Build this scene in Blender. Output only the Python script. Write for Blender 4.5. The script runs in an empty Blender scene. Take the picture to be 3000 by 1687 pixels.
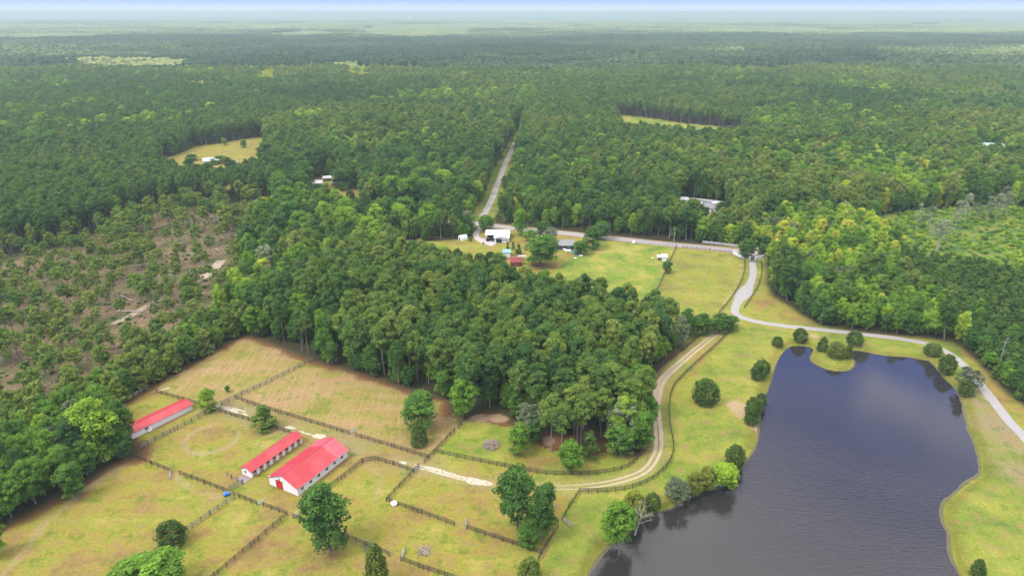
import bpy, math, random
import numpy as np
from mathutils import Vector, Matrix

random.seed(7)
RNG = np.random.default_rng(11)
S = bpy.context.scene
COL = S.collection

# ------------------------------------------------------------------ camera
CAM_H = 120.0
PITCH = math.radians(22.0)
F = 1717.0; CU, CV = 1288.0, 724.5           # the photograph measured on a 2576 x 1449 grid
cam_d = bpy.data.cameras.new("camera")
cam = bpy.data.objects.new("camera", cam_d); COL.objects.link(cam)
cam.location = (0, 0, CAM_H)
cam.rotation_euler = (math.radians(90) - PITCH, 0, 0)
cam_d.sensor_width = 36.0
cam_d.lens = 36.0 * F / 2576.0
cam_d.clip_start = 1.0
cam_d.clip_end = 200000.0
S.camera = cam

# ------------------------------------------------------------------ light
SUN_EL, SUN_AZ = math.radians(52), math.radians(238)     # azimuth clockwise from +Y: behind and left of the camera
w = bpy.data.worlds.new("World"); S.world = w; w.use_nodes = True
nt = w.node_tree; nt.nodes.clear()
def wn(t, **k):
    n = nt.nodes.new(t)
    for a, b in k.items(): setattr(n, a, b)
    return n
wo = wn('ShaderNodeOutputWorld'); bg = wn('ShaderNodeBackground')
sky = wn('ShaderNodeTexSky', sky_type='NISHITA', sun_disc=False, sun_elevation=SUN_EL, sun_rotation=SUN_AZ,
         altitude=100, air_density=1.0, dust_density=0.4, ozone_density=3.0)
geo = wn('ShaderNodeTexCoord'); sep = wn('ShaderNodeSeparateXYZ')
nt.links.new(geo.outputs['Generated'], sep.inputs[0])
# broken grey cloud deck high up, clear blue lower down (this is what the pond mirrors)
cl = wn('ShaderNodeTexNoise'); cl.inputs['Scale'].default_value = 4.5; cl.inputs['Detail'].default_value = 5; cl.inputs['Roughness'].default_value = 0.55
mp = wn('ShaderNodeMapping'); mp.inputs['Scale'].default_value = (1.0, 1.0, 2.6); mp.inputs['Location'].default_value = (0.35, 0.1, 0.0)
nt.links.new(geo.outputs['Generated'], mp.inputs[0]); nt.links.new(mp.outputs[0], cl.inputs['Vector'])
deck = wn('ShaderNodeMapRange'); deck.inputs['From Min'].default_value = 0.54; deck.inputs['From Max'].default_value = 0.95
deck.inputs['To Min'].default_value = 0.0; deck.inputs['To Max'].default_value = 1.0
nt.links.new(sep.outputs['Z'], deck.inputs['Value'])
cm = wn('ShaderNodeMath', operation='ADD'); nt.links.new(cl.outputs['Fac'], cm.inputs[0]); nt.links.new(deck.outputs[0], cm.inputs[1])
cr = wn('ShaderNodeMapRange'); cr.inputs['From Min'].default_value = 0.50; cr.inputs['From Max'].default_value = 0.68
nt.links.new(cm.outputs[0], cr.inputs['Value'])
mx = wn('ShaderNodeMix', data_type='RGBA'); mx.inputs['B'].default_value = (11.8, 11.4, 10.9, 1)
clm = wn('ShaderNodeMapRange'); clm.inputs['From Min'].default_value = 0.06; clm.inputs['From Max'].default_value = 0.25; nt.links.new(sep.outputs['Z'], clm.inputs['Value'])
cmul = wn('ShaderNodeMath', operation='MULTIPLY'); nt.links.new(cr.outputs[0], cmul.inputs[0]); nt.links.new(clm.outputs[0], cmul.inputs[1])
nt.links.new(cmul.outputs[0], mx.inputs['Factor'])
# low band: bluer just above the pale horizon
ramp = wn('ShaderNodeValToRGB'); e = ramp.color_ramp.elements
e[0].position = 0.0; e[0].color = (3.0, 3.6, 4.2, 1)
e[1].position = 1.0; e[1].color = (1.75, 2.5, 4.3, 1)
ramp.color_ramp.interpolation = 'EASE'
lowr = wn('ShaderNodeMapRange'); lowr.inputs['From Min'].default_value = 0.0005; lowr.inputs['From Max'].default_value = 0.019
nt.links.new(sep.outputs['Z'], lowr.inputs['Value']); nt.links.new(lowr.outputs[0], ramp.inputs[0])
up = wn('ShaderNodeMapRange'); up.inputs['From Min'].default_value = 0.05; up.inputs['From Max'].default_value = 0.35
nt.links.new(sep.outputs['Z'], up.inputs['Value'])
mx2 = wn('ShaderNodeMix', data_type='RGBA')
nt.links.new(up.outputs[0], mx2.inputs['Factor']); nt.links.new(ramp.outputs[0], mx2.inputs['A'])
tintb = wn('ShaderNodeMix', data_type='RGBA', blend_type='MULTIPLY'); tintb.inputs['Factor'].default_value = 1.0; tintb.inputs['B'].default_value = (0.90, 1.00, 2.0, 1)
nt.links.new(sky.outputs[0], tintb.inputs['A']); nt.links.new(tintb.outputs['Result'], mx2.inputs['B'])
nt.links.new(mx2.outputs['Result'], mx.inputs['A'])
nt.links.new(mx.outputs['Result'], bg.inputs['Color']); bg.inputs['Strength'].default_value = 0.15
nt.links.new(bg.outputs[0], wo.inputs['Surface'])

sd = bpy.data.lights.new("sun", 'SUN'); sd.energy = 2.3; sd.angle = math.radians(22); sd.color = (1.0, 0.955, 0.88)
sun = bpy.data.objects.new("sun", sd); COL.objects.link(sun)
sdir = Vector((math.sin(SUN_AZ) * math.cos(SUN_EL), math.cos(SUN_AZ) * math.cos(SUN_EL), math.sin(SUN_EL)))
sun.rotation_euler = sdir.to_track_quat('Z', 'Y').to_euler()
sun.location = (-200, -100, 400)

S.view_settings.view_transform = 'Standard'; S.view_settings.look = 'None'
S.view_settings.exposure = 0.74; S.view_settings.gamma = 1.0
S.render.engine = 'CYCLES'
S.cycles.max_bounces = 5; S.cycles.diffuse_bounces = 3; S.cycles.glossy_bounces = 2
S.cycles.transmission_bounces = 2; S.cycles.volume_bounces = 0; S.cycles.transparent_max_bounces = 4
S.cycles.use_denoising = True
S.cycles.caustics_reflective = False; S.cycles.caustics_refractive = False

# ------------------------------------------------------------------ picture <-> ground
cp, sp = math.cos(PITCH), math.sin(PITCH)
def P(u, v, z=0.0):
    xc = (u - CU) / F; yc = (CV - v) / F
    dy = cp + yc * sp; dz = -sp + yc * cp
    t = (z - CAM_H) / dz
    return np.array((xc * t, dy * t))
def P3(u, v, z=0.0):
    p = P(u, v, z); return Vector((p[0], p[1], z))
def proj(x, y, z):
    zz = z - CAM_H
    d = y * cp - zz * sp; h = y * sp + zz * cp
    return CU + F * x / d, CV - F * h / d
def height_at(u, vb, vt):
    """height of a thing whose foot is seen at (u, vb) and whose top is seen at row vt"""
    p = P(u, vb); yc = (CV - vt) / F
    return CAM_H + p[1] * (-sp + yc * cp) / (cp + yc * sp)
def metres(u, v, px):
    p = P(u, v); d = p[1] * cp + CAM_H * sp
    return px * d / F

# ------------------------------------------------------------------ numpy geometry helpers
def inside(px, py, poly):
    poly = np.asarray(poly); n = len(poly); r = np.zeros(px.shape, bool)
    x0, y0 = poly[:, 0].min(), poly[:, 1].min(); x1, y1 = poly[:, 0].max(), poly[:, 1].max()
    m = (px >= x0) & (px <= x1) & (py >= y0) & (py <= y1)
    qx, qy = px[m], py[m]; rr = np.zeros(qx.shape, bool)
    for i in range(n):
        ax, ay = poly[i]; bx, by = poly[(i + 1) % n]
        if ay == by: continue
        c = ((ay > qy) != (by > qy)) & (qx < (bx - ax) * (qy - ay) / (by - ay) + ax)
        rr ^= c
    r[m] = rr
    return r
def dist_line(px, py, line, closed=False, cap=1e9):
    """distance to a polyline (only worked out within cap of its box)"""
    line = np.asarray(line); d = np.full(px.shape, 1e9)
    m = (px > line[:, 0].min() - cap) & (px < line[:, 0].max() + cap) & (py > line[:, 1].min() - cap) & (py < line[:, 1].max() + cap)
    qx, qy = px[m], py[m]; dd = np.full(qx.shape, 1e9)
    n = len(line)
    for i in range(n if closed else n - 1):
        ax, ay = line[i]; bx, by = line[(i + 1) % n]
        vx, vy = bx - ax, by - ay; L = vx * vx + vy * vy + 1e-9
        t = np.clip(((qx - ax) * vx + (qy - ay) * vy) / L, 0, 1)
        dd = np.minimum(dd, np.hypot(qx - ax - t * vx, qy - ay - t * vy))
    d[m] = dd
    return d
def smooth(line, step=2.0, closed=False):
    """Catmull-Rom through world points, resampled"""
    p = [np.asarray(q[:2], float) for q in line]; n = len(p); out = []
    rng = range(n if closed else n - 1)
    for i in rng:
        if closed: a, b, c, d = p[(i - 1) % n], p[i], p[(i + 1) % n], p[(i + 2) % n]
        else: a, b, c, d = p[max(i - 1, 0)], p[i], p[i + 1], p[min(i + 2, n - 1)]
        k = max(1, int(np.hypot(*(c - b)) / step))
        for j in range(k):
            t = j / k
            out.append(0.5 * ((2 * b) + (c - a) * t + (2 * a - 5 * b + 4 * c - d) * t * t + (-a + 3 * b - 3 * c + d) * t ** 3))
    if not closed: out.append(p[-1])
    return np.array(out)
def W(pts):
    return [P(*q) for q in pts]
def sstep(a, b, x):
    t = np.clip((x - a) / (b - a), 0, 1); return t * t * (3 - 2 * t)
def vnoise(x, y, scale, seed=0):
    """cheap smooth value noise on arrays"""
    r = np.random.default_rng(seed); tab = r.random((256, 256))
    x = x / scale + 1000; y = y / scale + 1000
    xi = np.floor(x).astype(int); yi = np.floor(y).astype(int); fx = x - xi; fy = y - yi
    fx = fx * fx * (3 - 2 * fx); fy = fy * fy * (3 - 2 * fy)
    g = lambda a, b: tab[a & 255, b & 255]
    return (g(xi, yi) * (1 - fx) + g(xi + 1, yi) * fx) * (1 - fy) + (g(xi, yi + 1) * (1 - fx) + g(xi + 1, yi + 1) * fx) * fy

# ------------------------------------------------------------------ layout of the land, traced on the photograph
POND = [(1990,871),(1974,881),(1962,896),(1950,919),(1944,939),(1937,963),(1926,989),(1919,1016),(1911,1033),(1908,1066),(1906,1099),
 (1899,1123),(1884,1149),(1870,1166),(1850,1184),(1827,1206),(1797,1219),(1767,1233),(1737,1248),(1717,1259),(1685,1278),(1642,1294),
 (1612,1306),(1592,1319),(1559,1346),(1535,1369),(1512,1396),(1492,1423),(1475,1449),(1450,1490),(1430,1560),(1600,1700),(2300,1720),
 (2490,1600),(2452,1500),(2417,1446),(2400,1416),(2389,1383),(2384,1336),(2374,1316),(2369,1286),(2377,1262),(2404,1239),(2434,1213),
 (2460,1196),(2467,1182),(2462,1152),(2454,1123),(2444,1096),(2436,1081),(2434,1066),(2427,1043),(2420,1009),(2409,986),(2394,966),
 (2380,953),(2364,936),(2354,923),(2337,908),(2311,903),(2284,898),(2224,894),(2184,886),(2151,881),(2142,883),(2139,896),(2147,906),
 (2149,916),(2140,928),(2124,933),(2100,933),(2077,928),(2054,918),(2041,908),(2038,899),(2043,888),(2047,879),(2037,873),(2017,870)]
Z_WATER = -0.55
pond = smooth([P(u, v, Z_WATER) for u, v in POND], 1.5, True)

OPEN_BIG = [(-900,2600,0),(-900,1600,0),(-120,1400,0),(0,1320,0),(67,1290,0),(133,1254,0),(185,1232,0),(233,1200,0),(262,1170,0),(310,1154,0),(345,1146,0),
 (352,1128,0),(322,1108,0),(296,1080,0),(290,1045,0),(308,1013,0),(345,992,0),(400,958,0),(500,902,0),(590,850,0),(627,838,0),
 (660,852,0),(700,868,0),(793,905,0),(859,921,0),(925,942,0),(999,967,0),(1092,994,0),(1138,1004,0),(1140,1036,0),(1185,1046,0),(1212,1032,0),(1265,1036,0),
 (1292,1058,0),(1352,1076,0),(1425,1096,0),(1492,1080,0),(1542,1078,0),(1552,1118,0),(1590,1132,0),(1620,1118,0),(1634,1092,0),(1630,1050,0),
 (1616,1000,0),(1634,950,0),(1652,922,0),(1682,890,0),(1710,862,0),(1722,842,0),(1722,778,17),(1692,752,17),(1659,748,17),(1625,738,17),(1559,716,17),
 (1492,706,17),(1425,700,17),(1359,690,17),(1285,676,17),(1262,652,17),(1192,644,17),(1135,634,17),(1109,624,17),(1019,622,17),(990,612,12),
 (985,602,0),(1095,606,0),(1187,598,0),(1188,566,0),(1245,561,0),(1350,571,0),(1442,583,0),(1522,592,0),(1685,608,0),(1767,614,0),(1850,619,0),
 (1907,629,0),(1930,640,0),(1934,680,0),(1934,716,0),(1950,746,0),(1984,766,0),(2017,789,0),(2067,816,0),(2117,826,0),(2184,836,0),(2284,844,0),
 (2340,850,0),(2400,860,0),(2427,877,0),(2467,913,0),(2497,944,0),(2544,994,0),(2576,1015,0),(2720,1110,0),(3400,1600,0),(3400,2600,0)]
open_big = W(OPEN_BIG)
FIELD_FAR = W([(383,408,0),(460,384,0),(493,368,0),(520,366,0),(573,357,0),(647,345,0),(677,346,0),(672,380,14),(667,398,14),(640,402,14),(600,425,14),(560,432,14),(483,424,14),(417,420,14),(395,414,4)])
CLEARING = W([(1545,290,0),(1600,294,0),(1650,300,0),(1717,311,0),(1800,318,0),(1867,334,0),(1862,342,14),(1800,340,14),(1717,334,14),(1640,328,14),(1560,325,14)])
HOUSE_GAP = W([(776,452,0),(843,442,0),(852,446,0),(866,470,0),(905,478,0),(915,484,12),(860,492,12),(775,476,14)])
POOL_GAP = W([(1703,497,0),(1762,503,0),(1832,512,0),(1840,536,11),(1790,540,11),(1740,524,11),(1700,512,11)])
GREEN_GAP = W([(2440,372,0),(2530,376,0),(2545,392,10),(2435,392,10)])
THIN = W([(-400,700,0),(0,645,0),(80,634,0),(147,620,0),(200,600,0),(277,576,0),(320,546,0),(400,526,0),(483,516,0),(567,512,0),(667,506,0),(700,520,0),
 (665,552,0),(640,590,0),(625,640,0),(630,690,0),(600,730,0),(580,775,0),(540,815,0),(470,848,0),(390,890,0),(255,965,0),(140,1025,0),(0,1045,0),(-300,1150,0)])
HEDGE = W([(-300,1150,0),(0,1045,0),(140,1025,0),(255,965,0),(390,890,0),(470,848,0),(540,815,0),(600,800,0),(640,810,0),(627,838,0),(590,850,0),(500,902,0),(400,958,0),
 (308,1013,0),(290,1045,0),(200,1050,0),(100,1100,0),(-100,1200,0)])
SCRUB = W([(2190,545,0),(2300,530,0),(2430,524,0),(2700,518,0),(3200,540,0),(3200,760,0),(2700,700,0),(2576,700,0),(2417,676,0),(2350,664,0),(2290,650,0),(2240,625,0),(2195,590,0)])
YPINE = W([(2240,625,0),(2290,650,0),(2350,664,0),(2417,676,0),(2576,700,0),(2700,720,0),(3200,780,0),(3300,1300,0),(2800,1120,0),(2650,1000,12),(2551,900,12),(2484,816,13),(2434,773,13),(2384,733,13),(2317,699,13),(2262,640,13)])
LIMEWOOD = W([(1930,640,0),(1934,716,0),(2017,789,0),(2117,826,0),(2284,844,0),(2400,860,0),(2551,900,12),(2484,816,13),(2434,773,13),(2384,733,13),(2317,699,13),(2240,625,0),(2195,590,0),(2150,560,0),(2000,560,0),(1850,600,0),(1907,629,0)])
PLANT = W([(-900,700,0),(0,640,0),(147,620,0),(277,576,0),(320,546,0),(400,526,0),(483,516,0),(600,508,0),(740,500,0),(700,470,0),(560,440,0),(383,408,0),(460,384,0),(573,357,0),(677,346,0),(780,290,0),(500,240,0),(-1200,250,0)])
MIXLEFT = W([(720,530,0),(665,552,0),(640,590,0),(625,640,0),(630,690,0),(600,730,0),(580,775,0),(540,815,0),(600,800,0),(640,820,0),(800,900,0),(860,900,0),(880,800,0),(960,700,0),(960,600,0),(850,540,0)])
PAINTED_SUN_UV = [  # far sun between cloud shadows, painted as paler colour (picture outline on the ground)
 [(-300,98),(60,98),(200,96),(270,92),(420,91),(380,84),(200,82),(-300,80)],
 [(-300,74),(200,70),(420,66),(100,60),(-300,60)],
 [(460,83),(560,83),(640,80),(700,90),(830,89),(860,82),(780,74),(640,74),(520,76)],
 [(930,88),(1010,93),(1070,93),(1120,89),(1320,84),(1480,80),(1500,68),(1200,58),(960,62),(900,74)],
 [(1500,79),(1717,76),(1850,78),(2080,76),(2150,72),(2150,64),(1717,70),(1500,72)],
 [(2070,64),(2300,66),(2576,82),(3000,90),(3000,58),(2300,54),(1900,56)],
 [(500,62),(830,60),(850,54),(500,56)],
]
PAINTED_SUN_FAR = [W([(*q, 0) for q in b]) for b in PAINTED_SUN_UV]
BRIGHT_TREES = [((215,150),(470,168)), ((480,205),(512,222)), ((875,168),(930,195)), ((655,185),(690,205))]  # paler leaf tint; the widest box paints sun on a marsh patch

MAIN_ROAD = smooth(W([(900,537,0),(1000,545,0),(1085,550,0),(1140,556,0),(1187,562,0),(1245,569,0),(1292,574,0),(1342,580,0),(1442,589,0),(1492,596,0),(1559,601.5,0),(1625,609,0),(1717,618,0),(1784,624.5,0),(1847,631,0),(1887,636.5,0),(1960,644,0),(2100,656,0)]), 4)
NORTH_ROAD = smooth(W([(1206,562,0),(1211,549,0),(1222,532,0),(1232,512,0),(1242,489,0),(1247,473,0),(1257,450,0),(1267,423,0),(1275,403,0),(1285,383,0),(1296,360,0),(1310,330,0)]), 4)
GATE_ROAD = smooth(W([(1889,637,0),(1891,648,0),(1892.5,659,0),(1895,683,0),(1890.6,706,0),(1874,734,0),(1858,757,0),(1849,775,0),(1850,788,0),(1864,797.5,0),(1890,806,0),(1924,813,0),(1984,821,0),(2050,828,0),(2117,835,0),(2184,842.6,0),(2250,850,0),(2300,858,0),(2337,866,0),(2367,877.6,0),(2397,896,0),(2424,919,0),(2450,946,0),(2464,965,0),(2494,1002,0),(2517,1032,0),(2544,1066,0),(2576,1098,0),(2640,1172,0),(2760,1300,0)]), 2)
YARD_DRIVE = smooth(W([(1212,567,0),(1205,579,0),(1197,589,0),(1202,601,0),(1219,611,0),(1237,614,0)]), 2)
TRACK = smooth(W([(1830,816,0),(1817,829,0),(1784,853,0),(1751,879,0),(1717,908,0),(1692,929,0),(1665,958,0),(1653,993,0),(1650,1033,0),(1654,1066,0),(1657,1099,0),(1655,1133,0),(1639,1166,0),(1615,1188,0),(1575,1204,0),(1525,1216,0),(1459,1224,0),(1392,1226,0),(1325,1223,0),(1239,1218,0),(1209,1213,0),(1165,1203,0),(1092,1183,0),(1042,1171,0),(1000,1158,0)]), 2)

# ------------------------------------------------------------------ materials
def mat(name):
    m = bpy.data.materials.new(name); m.use_nodes = True; m.node_tree.nodes.clear(); return m
class N:
    """tiny node-tree writer"""
    def __init__(s, m): s.m = m; s.t = m.node_tree
    def n(s, typ, ins=None, **k):
        x = s.t.nodes.new(typ)
        for a, b in k.items(): setattr(x, a, b)
        for a, b in (ins or {}).items():
            sock = x.inputs[a]
            if isinstance(b, bpy.types.NodeSocket): s.t.links.new(b, sock)
            else: sock.default_value = b
        return x
    def noise(s, scale, vec=None, detail=3, rough=0.55, out='Fac'):
        x = s.n('ShaderNodeTexNoise', {'Scale': scale, 'Detail': detail, 'Roughness': rough})
        if vec is not None: s.t.links.new(vec, x.inputs['Vector'])
        return x.outputs[out]
    def rng(s, v, a, b, c=0.0, d=1.0):
        return s.n('ShaderNodeMapRange', {'Value': v, 'From Min': a, 'From Max': b, 'To Min': c, 'To Max': d}).outputs[0]
    def mix(s, f, a, b, blend='MIX'):
        x = s.n('ShaderNodeMix', data_type='RGBA', blend_type=blend)
        for sock, v in (('Factor', f), ('A', a), ('B', b)):
            if isinstance(v, bpy.types.NodeSocket): s.t.links.new(v, x.inputs[sock])
            else: x.inputs[sock].default_value = v if sock == 'Factor' else (*v, 1)
        return x.outputs['Result']
    def math(s, op, a, b=0.0):
        x = s.n('ShaderNodeMath', operation=op)
        for i, v in enumerate((a, b)):
            if isinstance(v, bpy.types.NodeSocket): s.t.links.new(v, x.inputs[i])
            else: x.inputs[i].default_value = v
        return x.outputs[0]
    def ramp(s, f, stops):
        x = s.n('ShaderNodeValToRGB', {'Fac': f}); cr = x.color_ramp
        while len(cr.elements) < len(stops): cr.elements.new(0.5)
        for el, (p, c) in zip(cr.elements, stops): el.position = p; el.color = (*c, 1)
        return x.outputs[0]
    def out(s, sh): s.n('ShaderNodeOutputMaterial', {'Surface': sh})
    def bsdf(s, **k):
        return s.n('ShaderNodeBsdfPrincipled', {a.replace('_', ' '): b for a, b in k.items()}).outputs[0]

def foliage(name, stops, transl=0.36):
    """leaf colour from a per-tree tint (instance attribute or object property) and a per-leaf variation"""
    m = mat(name); q = N(m)
    tint = q.n('ShaderNodeAttribute', attribute_type='INSTANCER', attribute_name='tint').outputs['Fac']
    lv = q.n('ShaderNodeAttribute', attribute_type='GEOMETRY', attribute_name='leafvar').outputs['Fac']
    f = q.math('ADD', tint, q.rng(lv, 0, 1, -0.07, 0.09))
    c = q.ramp(f, stops)
    c = q.mix(1.0, c, q.ramp(lv, [(0, (0.62, 0.62, 0.62)), (1, (1.25, 1.25, 1.2))]), 'MULTIPLY')
    d = q.n('ShaderNodeBsdfDiffuse', {'Color': c}).outputs[0]
    t = q.n('ShaderNodeBsdfTranslucent', {'Color': q.mix(1.0, c, (1.15, 1.25, 0.6), 'MULTIPLY')}).outputs[0]
    q.out(q.n('ShaderNodeMixShader', {0: transl, 1: d, 2: t}).outputs[0])
    return m
M = {}
M['pine'] = foliage('pine_needles', [(0.0, (0.036, 0.088, 0.034)), (0.35, (0.080, 0.158, 0.040)), (0.65, (0.165, 0.230, 0.044)), (1.0, (0.29, 0.32, 0.08))])
M['leaf'] = foliage('broad_leaves', [(0.0, (0.036, 0.082, 0.030)), (0.35, (0.080, 0.165, 0.040)), (0.6, (0.150, 0.280, 0.036)), (0.85, (0.32, 0.44, 0.045)), (1.0, (0.52, 0.50, 0.07))], 0.38)
M['cedar'] = foliage('cedar_foliage', [(0.0, (0.030, 0.066, 0.022)), (0.5, (0.080, 0.125, 0.028)), (1.0, (0.19, 0.21, 0.035))], 0.12)
M['canopy'] = foliage('far_canopy', [(0.0, (0.018, 0.040, 0.022)), (0.35, (0.040, 0.075, 0.032)), (0.6, (0.085, 0.13, 0.045)), (0.78, (0.20, 0.245, 0.08)), (1.0, (0.34, 0.37, 0.13))])  # pale ramp end carries the painted sun of the far bands
M['pale'] = foliage('pale_leaves', [(0.0, (0.10, 0.14, 0.075)), (0.5, (0.24, 0.28, 0.16)), (1.0, (0.42, 0.43, 0.26))])

def bark(name, a, b):
    m = mat(name); q = N(m)
    tc = q.n('ShaderNodeTexCoord').outputs['Object']
    c = q.mix(q.noise(1.4, tc), a, b)
    q.out(q.bsdf(Base_Color=c, Roughness=0.95)); return m
M['bark'] = bark('pine_bark', (0.12, 0.085, 0.06), (0.26, 0.20, 0.16))
M['greybark'] = bark('grey_bark', (0.10, 0.09, 0.075), (0.22, 0.20, 0.17))
M['brush'] = bark('cut_brush', (0.20, 0.155, 0.12), (0.36, 0.30, 0.24))
M['deadwood'] = bark('dead_wood', (0.20, 0.18, 0.15), (0.36, 0.33, 0.28))

def plain(name, col, rough=0.7, var=0.12, scale=1.5, metal=0.0):
    m = mat(name); q = N(m)
    tc = q.n('ShaderNodeTexCoord').outputs['Object']
    lo = tuple(c * (1 - var) for c in col); hi = tuple(min(1, c * (1 + var)) for c in col)
    q.out(q.bsdf(Base_Color=q.mix(q.noise(scale, tc, 4), lo, hi), Roughness=rough, Metallic=metal)); return m

# ------------------------------------------------------------------ object helpers
def link(name, me, parent=None, loc=None):
    o = bpy.data.objects.new(name, me); COL.objects.link(o)
    if parent is not None: o.parent = parent
    if loc is not None: o.location = loc
    return o
def tag(o, label, cat, group=None):
    o['label'] = label; o['category'] = cat
    if group: o['group'] = group
    return o
def thing(name, label, cat, loc, rz=0, group=None):
    o = bpy.data.objects.new(name, None); COL.objects.link(o)
    o.empty_display_size = 0.5
    o.location = loc; o.rotation_euler = (0, 0, rz)
    return tag(o, label, cat, group)
def mesh_np(name, V, Fq, mats, mi=None, attr=None, smoothf=False):
    me = bpy.data.meshes.new(name)
    V = np.asarray(V, np.float32); Fq = np.asarray(Fq, np.int32)
    me.vertices.add(len(V)); me.vertices.foreach_set('co', V.ravel())
    k = Fq.shape[1]
    me.loops.add(Fq.size); me.loops.foreach_set('vertex_index', Fq.ravel())
    me.polygons.add(len(Fq)); me.polygons.foreach_set('loop_start', np.arange(0, Fq.size, k, dtype=np.int32))
    me.polygons.foreach_set('loop_total', np.full(len(Fq), k, np.int32))
    for m in mats: me.materials.append(m)
    if mi is not None: me.polygons.foreach_set('material_index', np.asarray(mi, np.int32))
    if smoothf: me.polygons.foreach_set('use_smooth', np.ones(len(Fq), bool))
    me.update(calc_edges=True)
    for an, av in (attr or {}).items():
        a = me.attributes.new(an, 'FLOAT', 'POINT'); a.data.foreach_set('value', np.asarray(av, np.float32))
    return me
class MB:
    """collects boxes, bars, prisms; builds one mesh"""
    def __init__(s): s.v = []; s.f = []
    def poly(s, pts, faces):
        b = len(s.v); s.v += [tuple(p) for p in pts]; s.f += [tuple(b + i for i in f) for f in faces]; return s
    def box(s, x0, x1, y0, y1, z0, z1):
        return s.poly([(x0,y0,z0),(x1,y0,z0),(x1,y1,z0),(x0,y1,z0),(x0,y0,z1),(x1,y0,z1),(x1,y1,z1),(x0,y1,z1)],
                      [(3,2,1,0),(4,5,6,7),(0,1,5,4),(1,2,6,5),(2,3,7,6),(3,0,4,7)])
    def tube(s, a, b, r0, r1=None, n=8, caps=True):
        a, b = Vector(a), Vector(b); r1 = r0 if r1 is None else r1
        d = (b - a).normalized(); x = d.orthogonal().normalized(); y = d.cross(x)
        pts = []
        for p, r in ((a, r0), (b, r1)):
            for i in range(n):
                t = 2 * math.pi * i / n; pts.append(p + x * (r * math.cos(t)) + y * (r * math.sin(t)))
        fs = [(i, (i + 1) % n, n + (i + 1) % n, n + i) for i in range(n)]
        if caps: fs += [tuple(range(n - 1, -1, -1)), tuple(range(n, 2 * n))]
        return s.poly(pts, fs)
    def lathe(s, prof, n=16, c=(0, 0)):
        pts = []; fs = []
        for r, z in prof:
            for i in range(n):
                t = 2 * math.pi * i / n; pts.append((c[0] + r * math.cos(t), c[1] + r * math.sin(t), z))
        for k in range(len(prof) - 1):
            for i in range(n):
                fs.append((k * n + i, k * n + (i + 1) % n, (k + 1) * n + (i + 1) % n, (k + 1) * n + i))
        fs.append(tuple(range(n - 1, -1, -1))); fs.append(tuple((len(prof) - 1) * n + i for i in range(n)))
        return s.poly(pts, fs)
    def prism(s, outline, y0, y1, axis='y'):
        """outline in (x,z), swept along y (or in (y,z) swept along x)"""
        n = len(outline)
        if axis == 'y': pts = [(x, y0, z) for x, z in outline] + [(x, y1, z) for x, z in outline]
        else: pts = [(y0, x, z) for x, z in outline] + [(y1, x, z) for x, z in outline]
        return s.poly(pts, [(i, (i + 1) % n, n + (i + 1) % n, n + i) for i in range(n)] + [tuple(range(n - 1, -1, -1)), tuple(range(n, 2 * n))])
    def mesh(s, name, m):
        me = bpy.data.meshes.new(name); me.from_pydata(s.v, [], s.f); me.materials.append(m); me.update(); return me
    def build(s, name, m, parent=None, loc=None): return link(name, s.mesh(name, m), parent, loc)

# ------------------------------------------------------------------ ground
def axis(lo, hi, step, far, grow=1.10):
    c = list(np.arange(lo, hi + 1e-6, step)); s = step; x = c[-1]
    while x < far: s *= grow; x += s; c.append(x)
    s = step; x = c[0]; head = []
    while x > -far: s *= grow; x -= s; head.append(x)
    return np.array(head[::-1] + c)
gx = axis(-430, 430, 1.25, 60000, 1.13)
gy_ = list(np.arange(92, 470, 1.25)); s_ = 1.25; y_ = gy_[-1]
while y_ < 60000: s_ = max(s_, min(s_ * 1.04, y_ * 0.012)); y_ += s_; gy_.append(y_)
gy = np.array([-3000, -600, -100, 0, 50, 75, 85] + gy_)
GX, GY = np.meshgrid(gx, gy); gX, gY = GX.ravel(), GY.ravel()
print('ground verts', gX.size)
d_p = dist_line(gX, gY, pond, True, 25); in_p = inside(gX, gY, pond)
sdp = np.where(in_p, -d_p, d_p)
gZ = np.zeros(gX.size)
gZ = np.where(sdp < 4.0, -0.55 * (1 - sstep(0, 4.0, sdp)) , gZ)
gZ = np.where(in_p, -0.55 - np.minimum(d_p * 0.45, 2.0), gZ)
is_open = inside(gX, gY, open_big)
d_edge = dist_line(gX, gY, open_big, True, 60)
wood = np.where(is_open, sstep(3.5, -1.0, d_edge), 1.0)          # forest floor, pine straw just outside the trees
straw = np.where(is_open, 1 - sstep(1.0, 6.0, d_edge + 3.0 * (vnoise(gX, gY, 6, 3) - .5)), 0.0)
straw *= np.clip((345 - gY) / 10, 0, 1) * (gX < P(1700, 880)[0]) * 0.9
straw_zone = inside(gX, gY, W([(1185,1020,0),(1300,1062,0),(1420,1060,0),(1560,1060,0),(1640,1120,0),(1600,1150,0),(1530,1140,0),(1450,1150,0),(1360,1120,0),(1290,1078,0),(1215,1062,0)]))
straw = np.maximum(straw, np.where(straw_zone, 0.85 * sstep(0.2, 0.5, vnoise(gX, gY, 9, 5) + 0.25), 0))
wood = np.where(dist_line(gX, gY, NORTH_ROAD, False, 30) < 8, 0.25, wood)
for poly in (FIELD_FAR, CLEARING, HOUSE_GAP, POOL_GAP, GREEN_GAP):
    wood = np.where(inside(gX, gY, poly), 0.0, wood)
thin = inside(gX, gY, THIN).astype(float)
scrub = inside(gX, gY, SCRUB).astype(float)
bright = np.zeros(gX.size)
for b in PAINTED_SUN_FAR: bright = np.where(inside(gX, gY, b), 1.0, bright)
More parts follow.
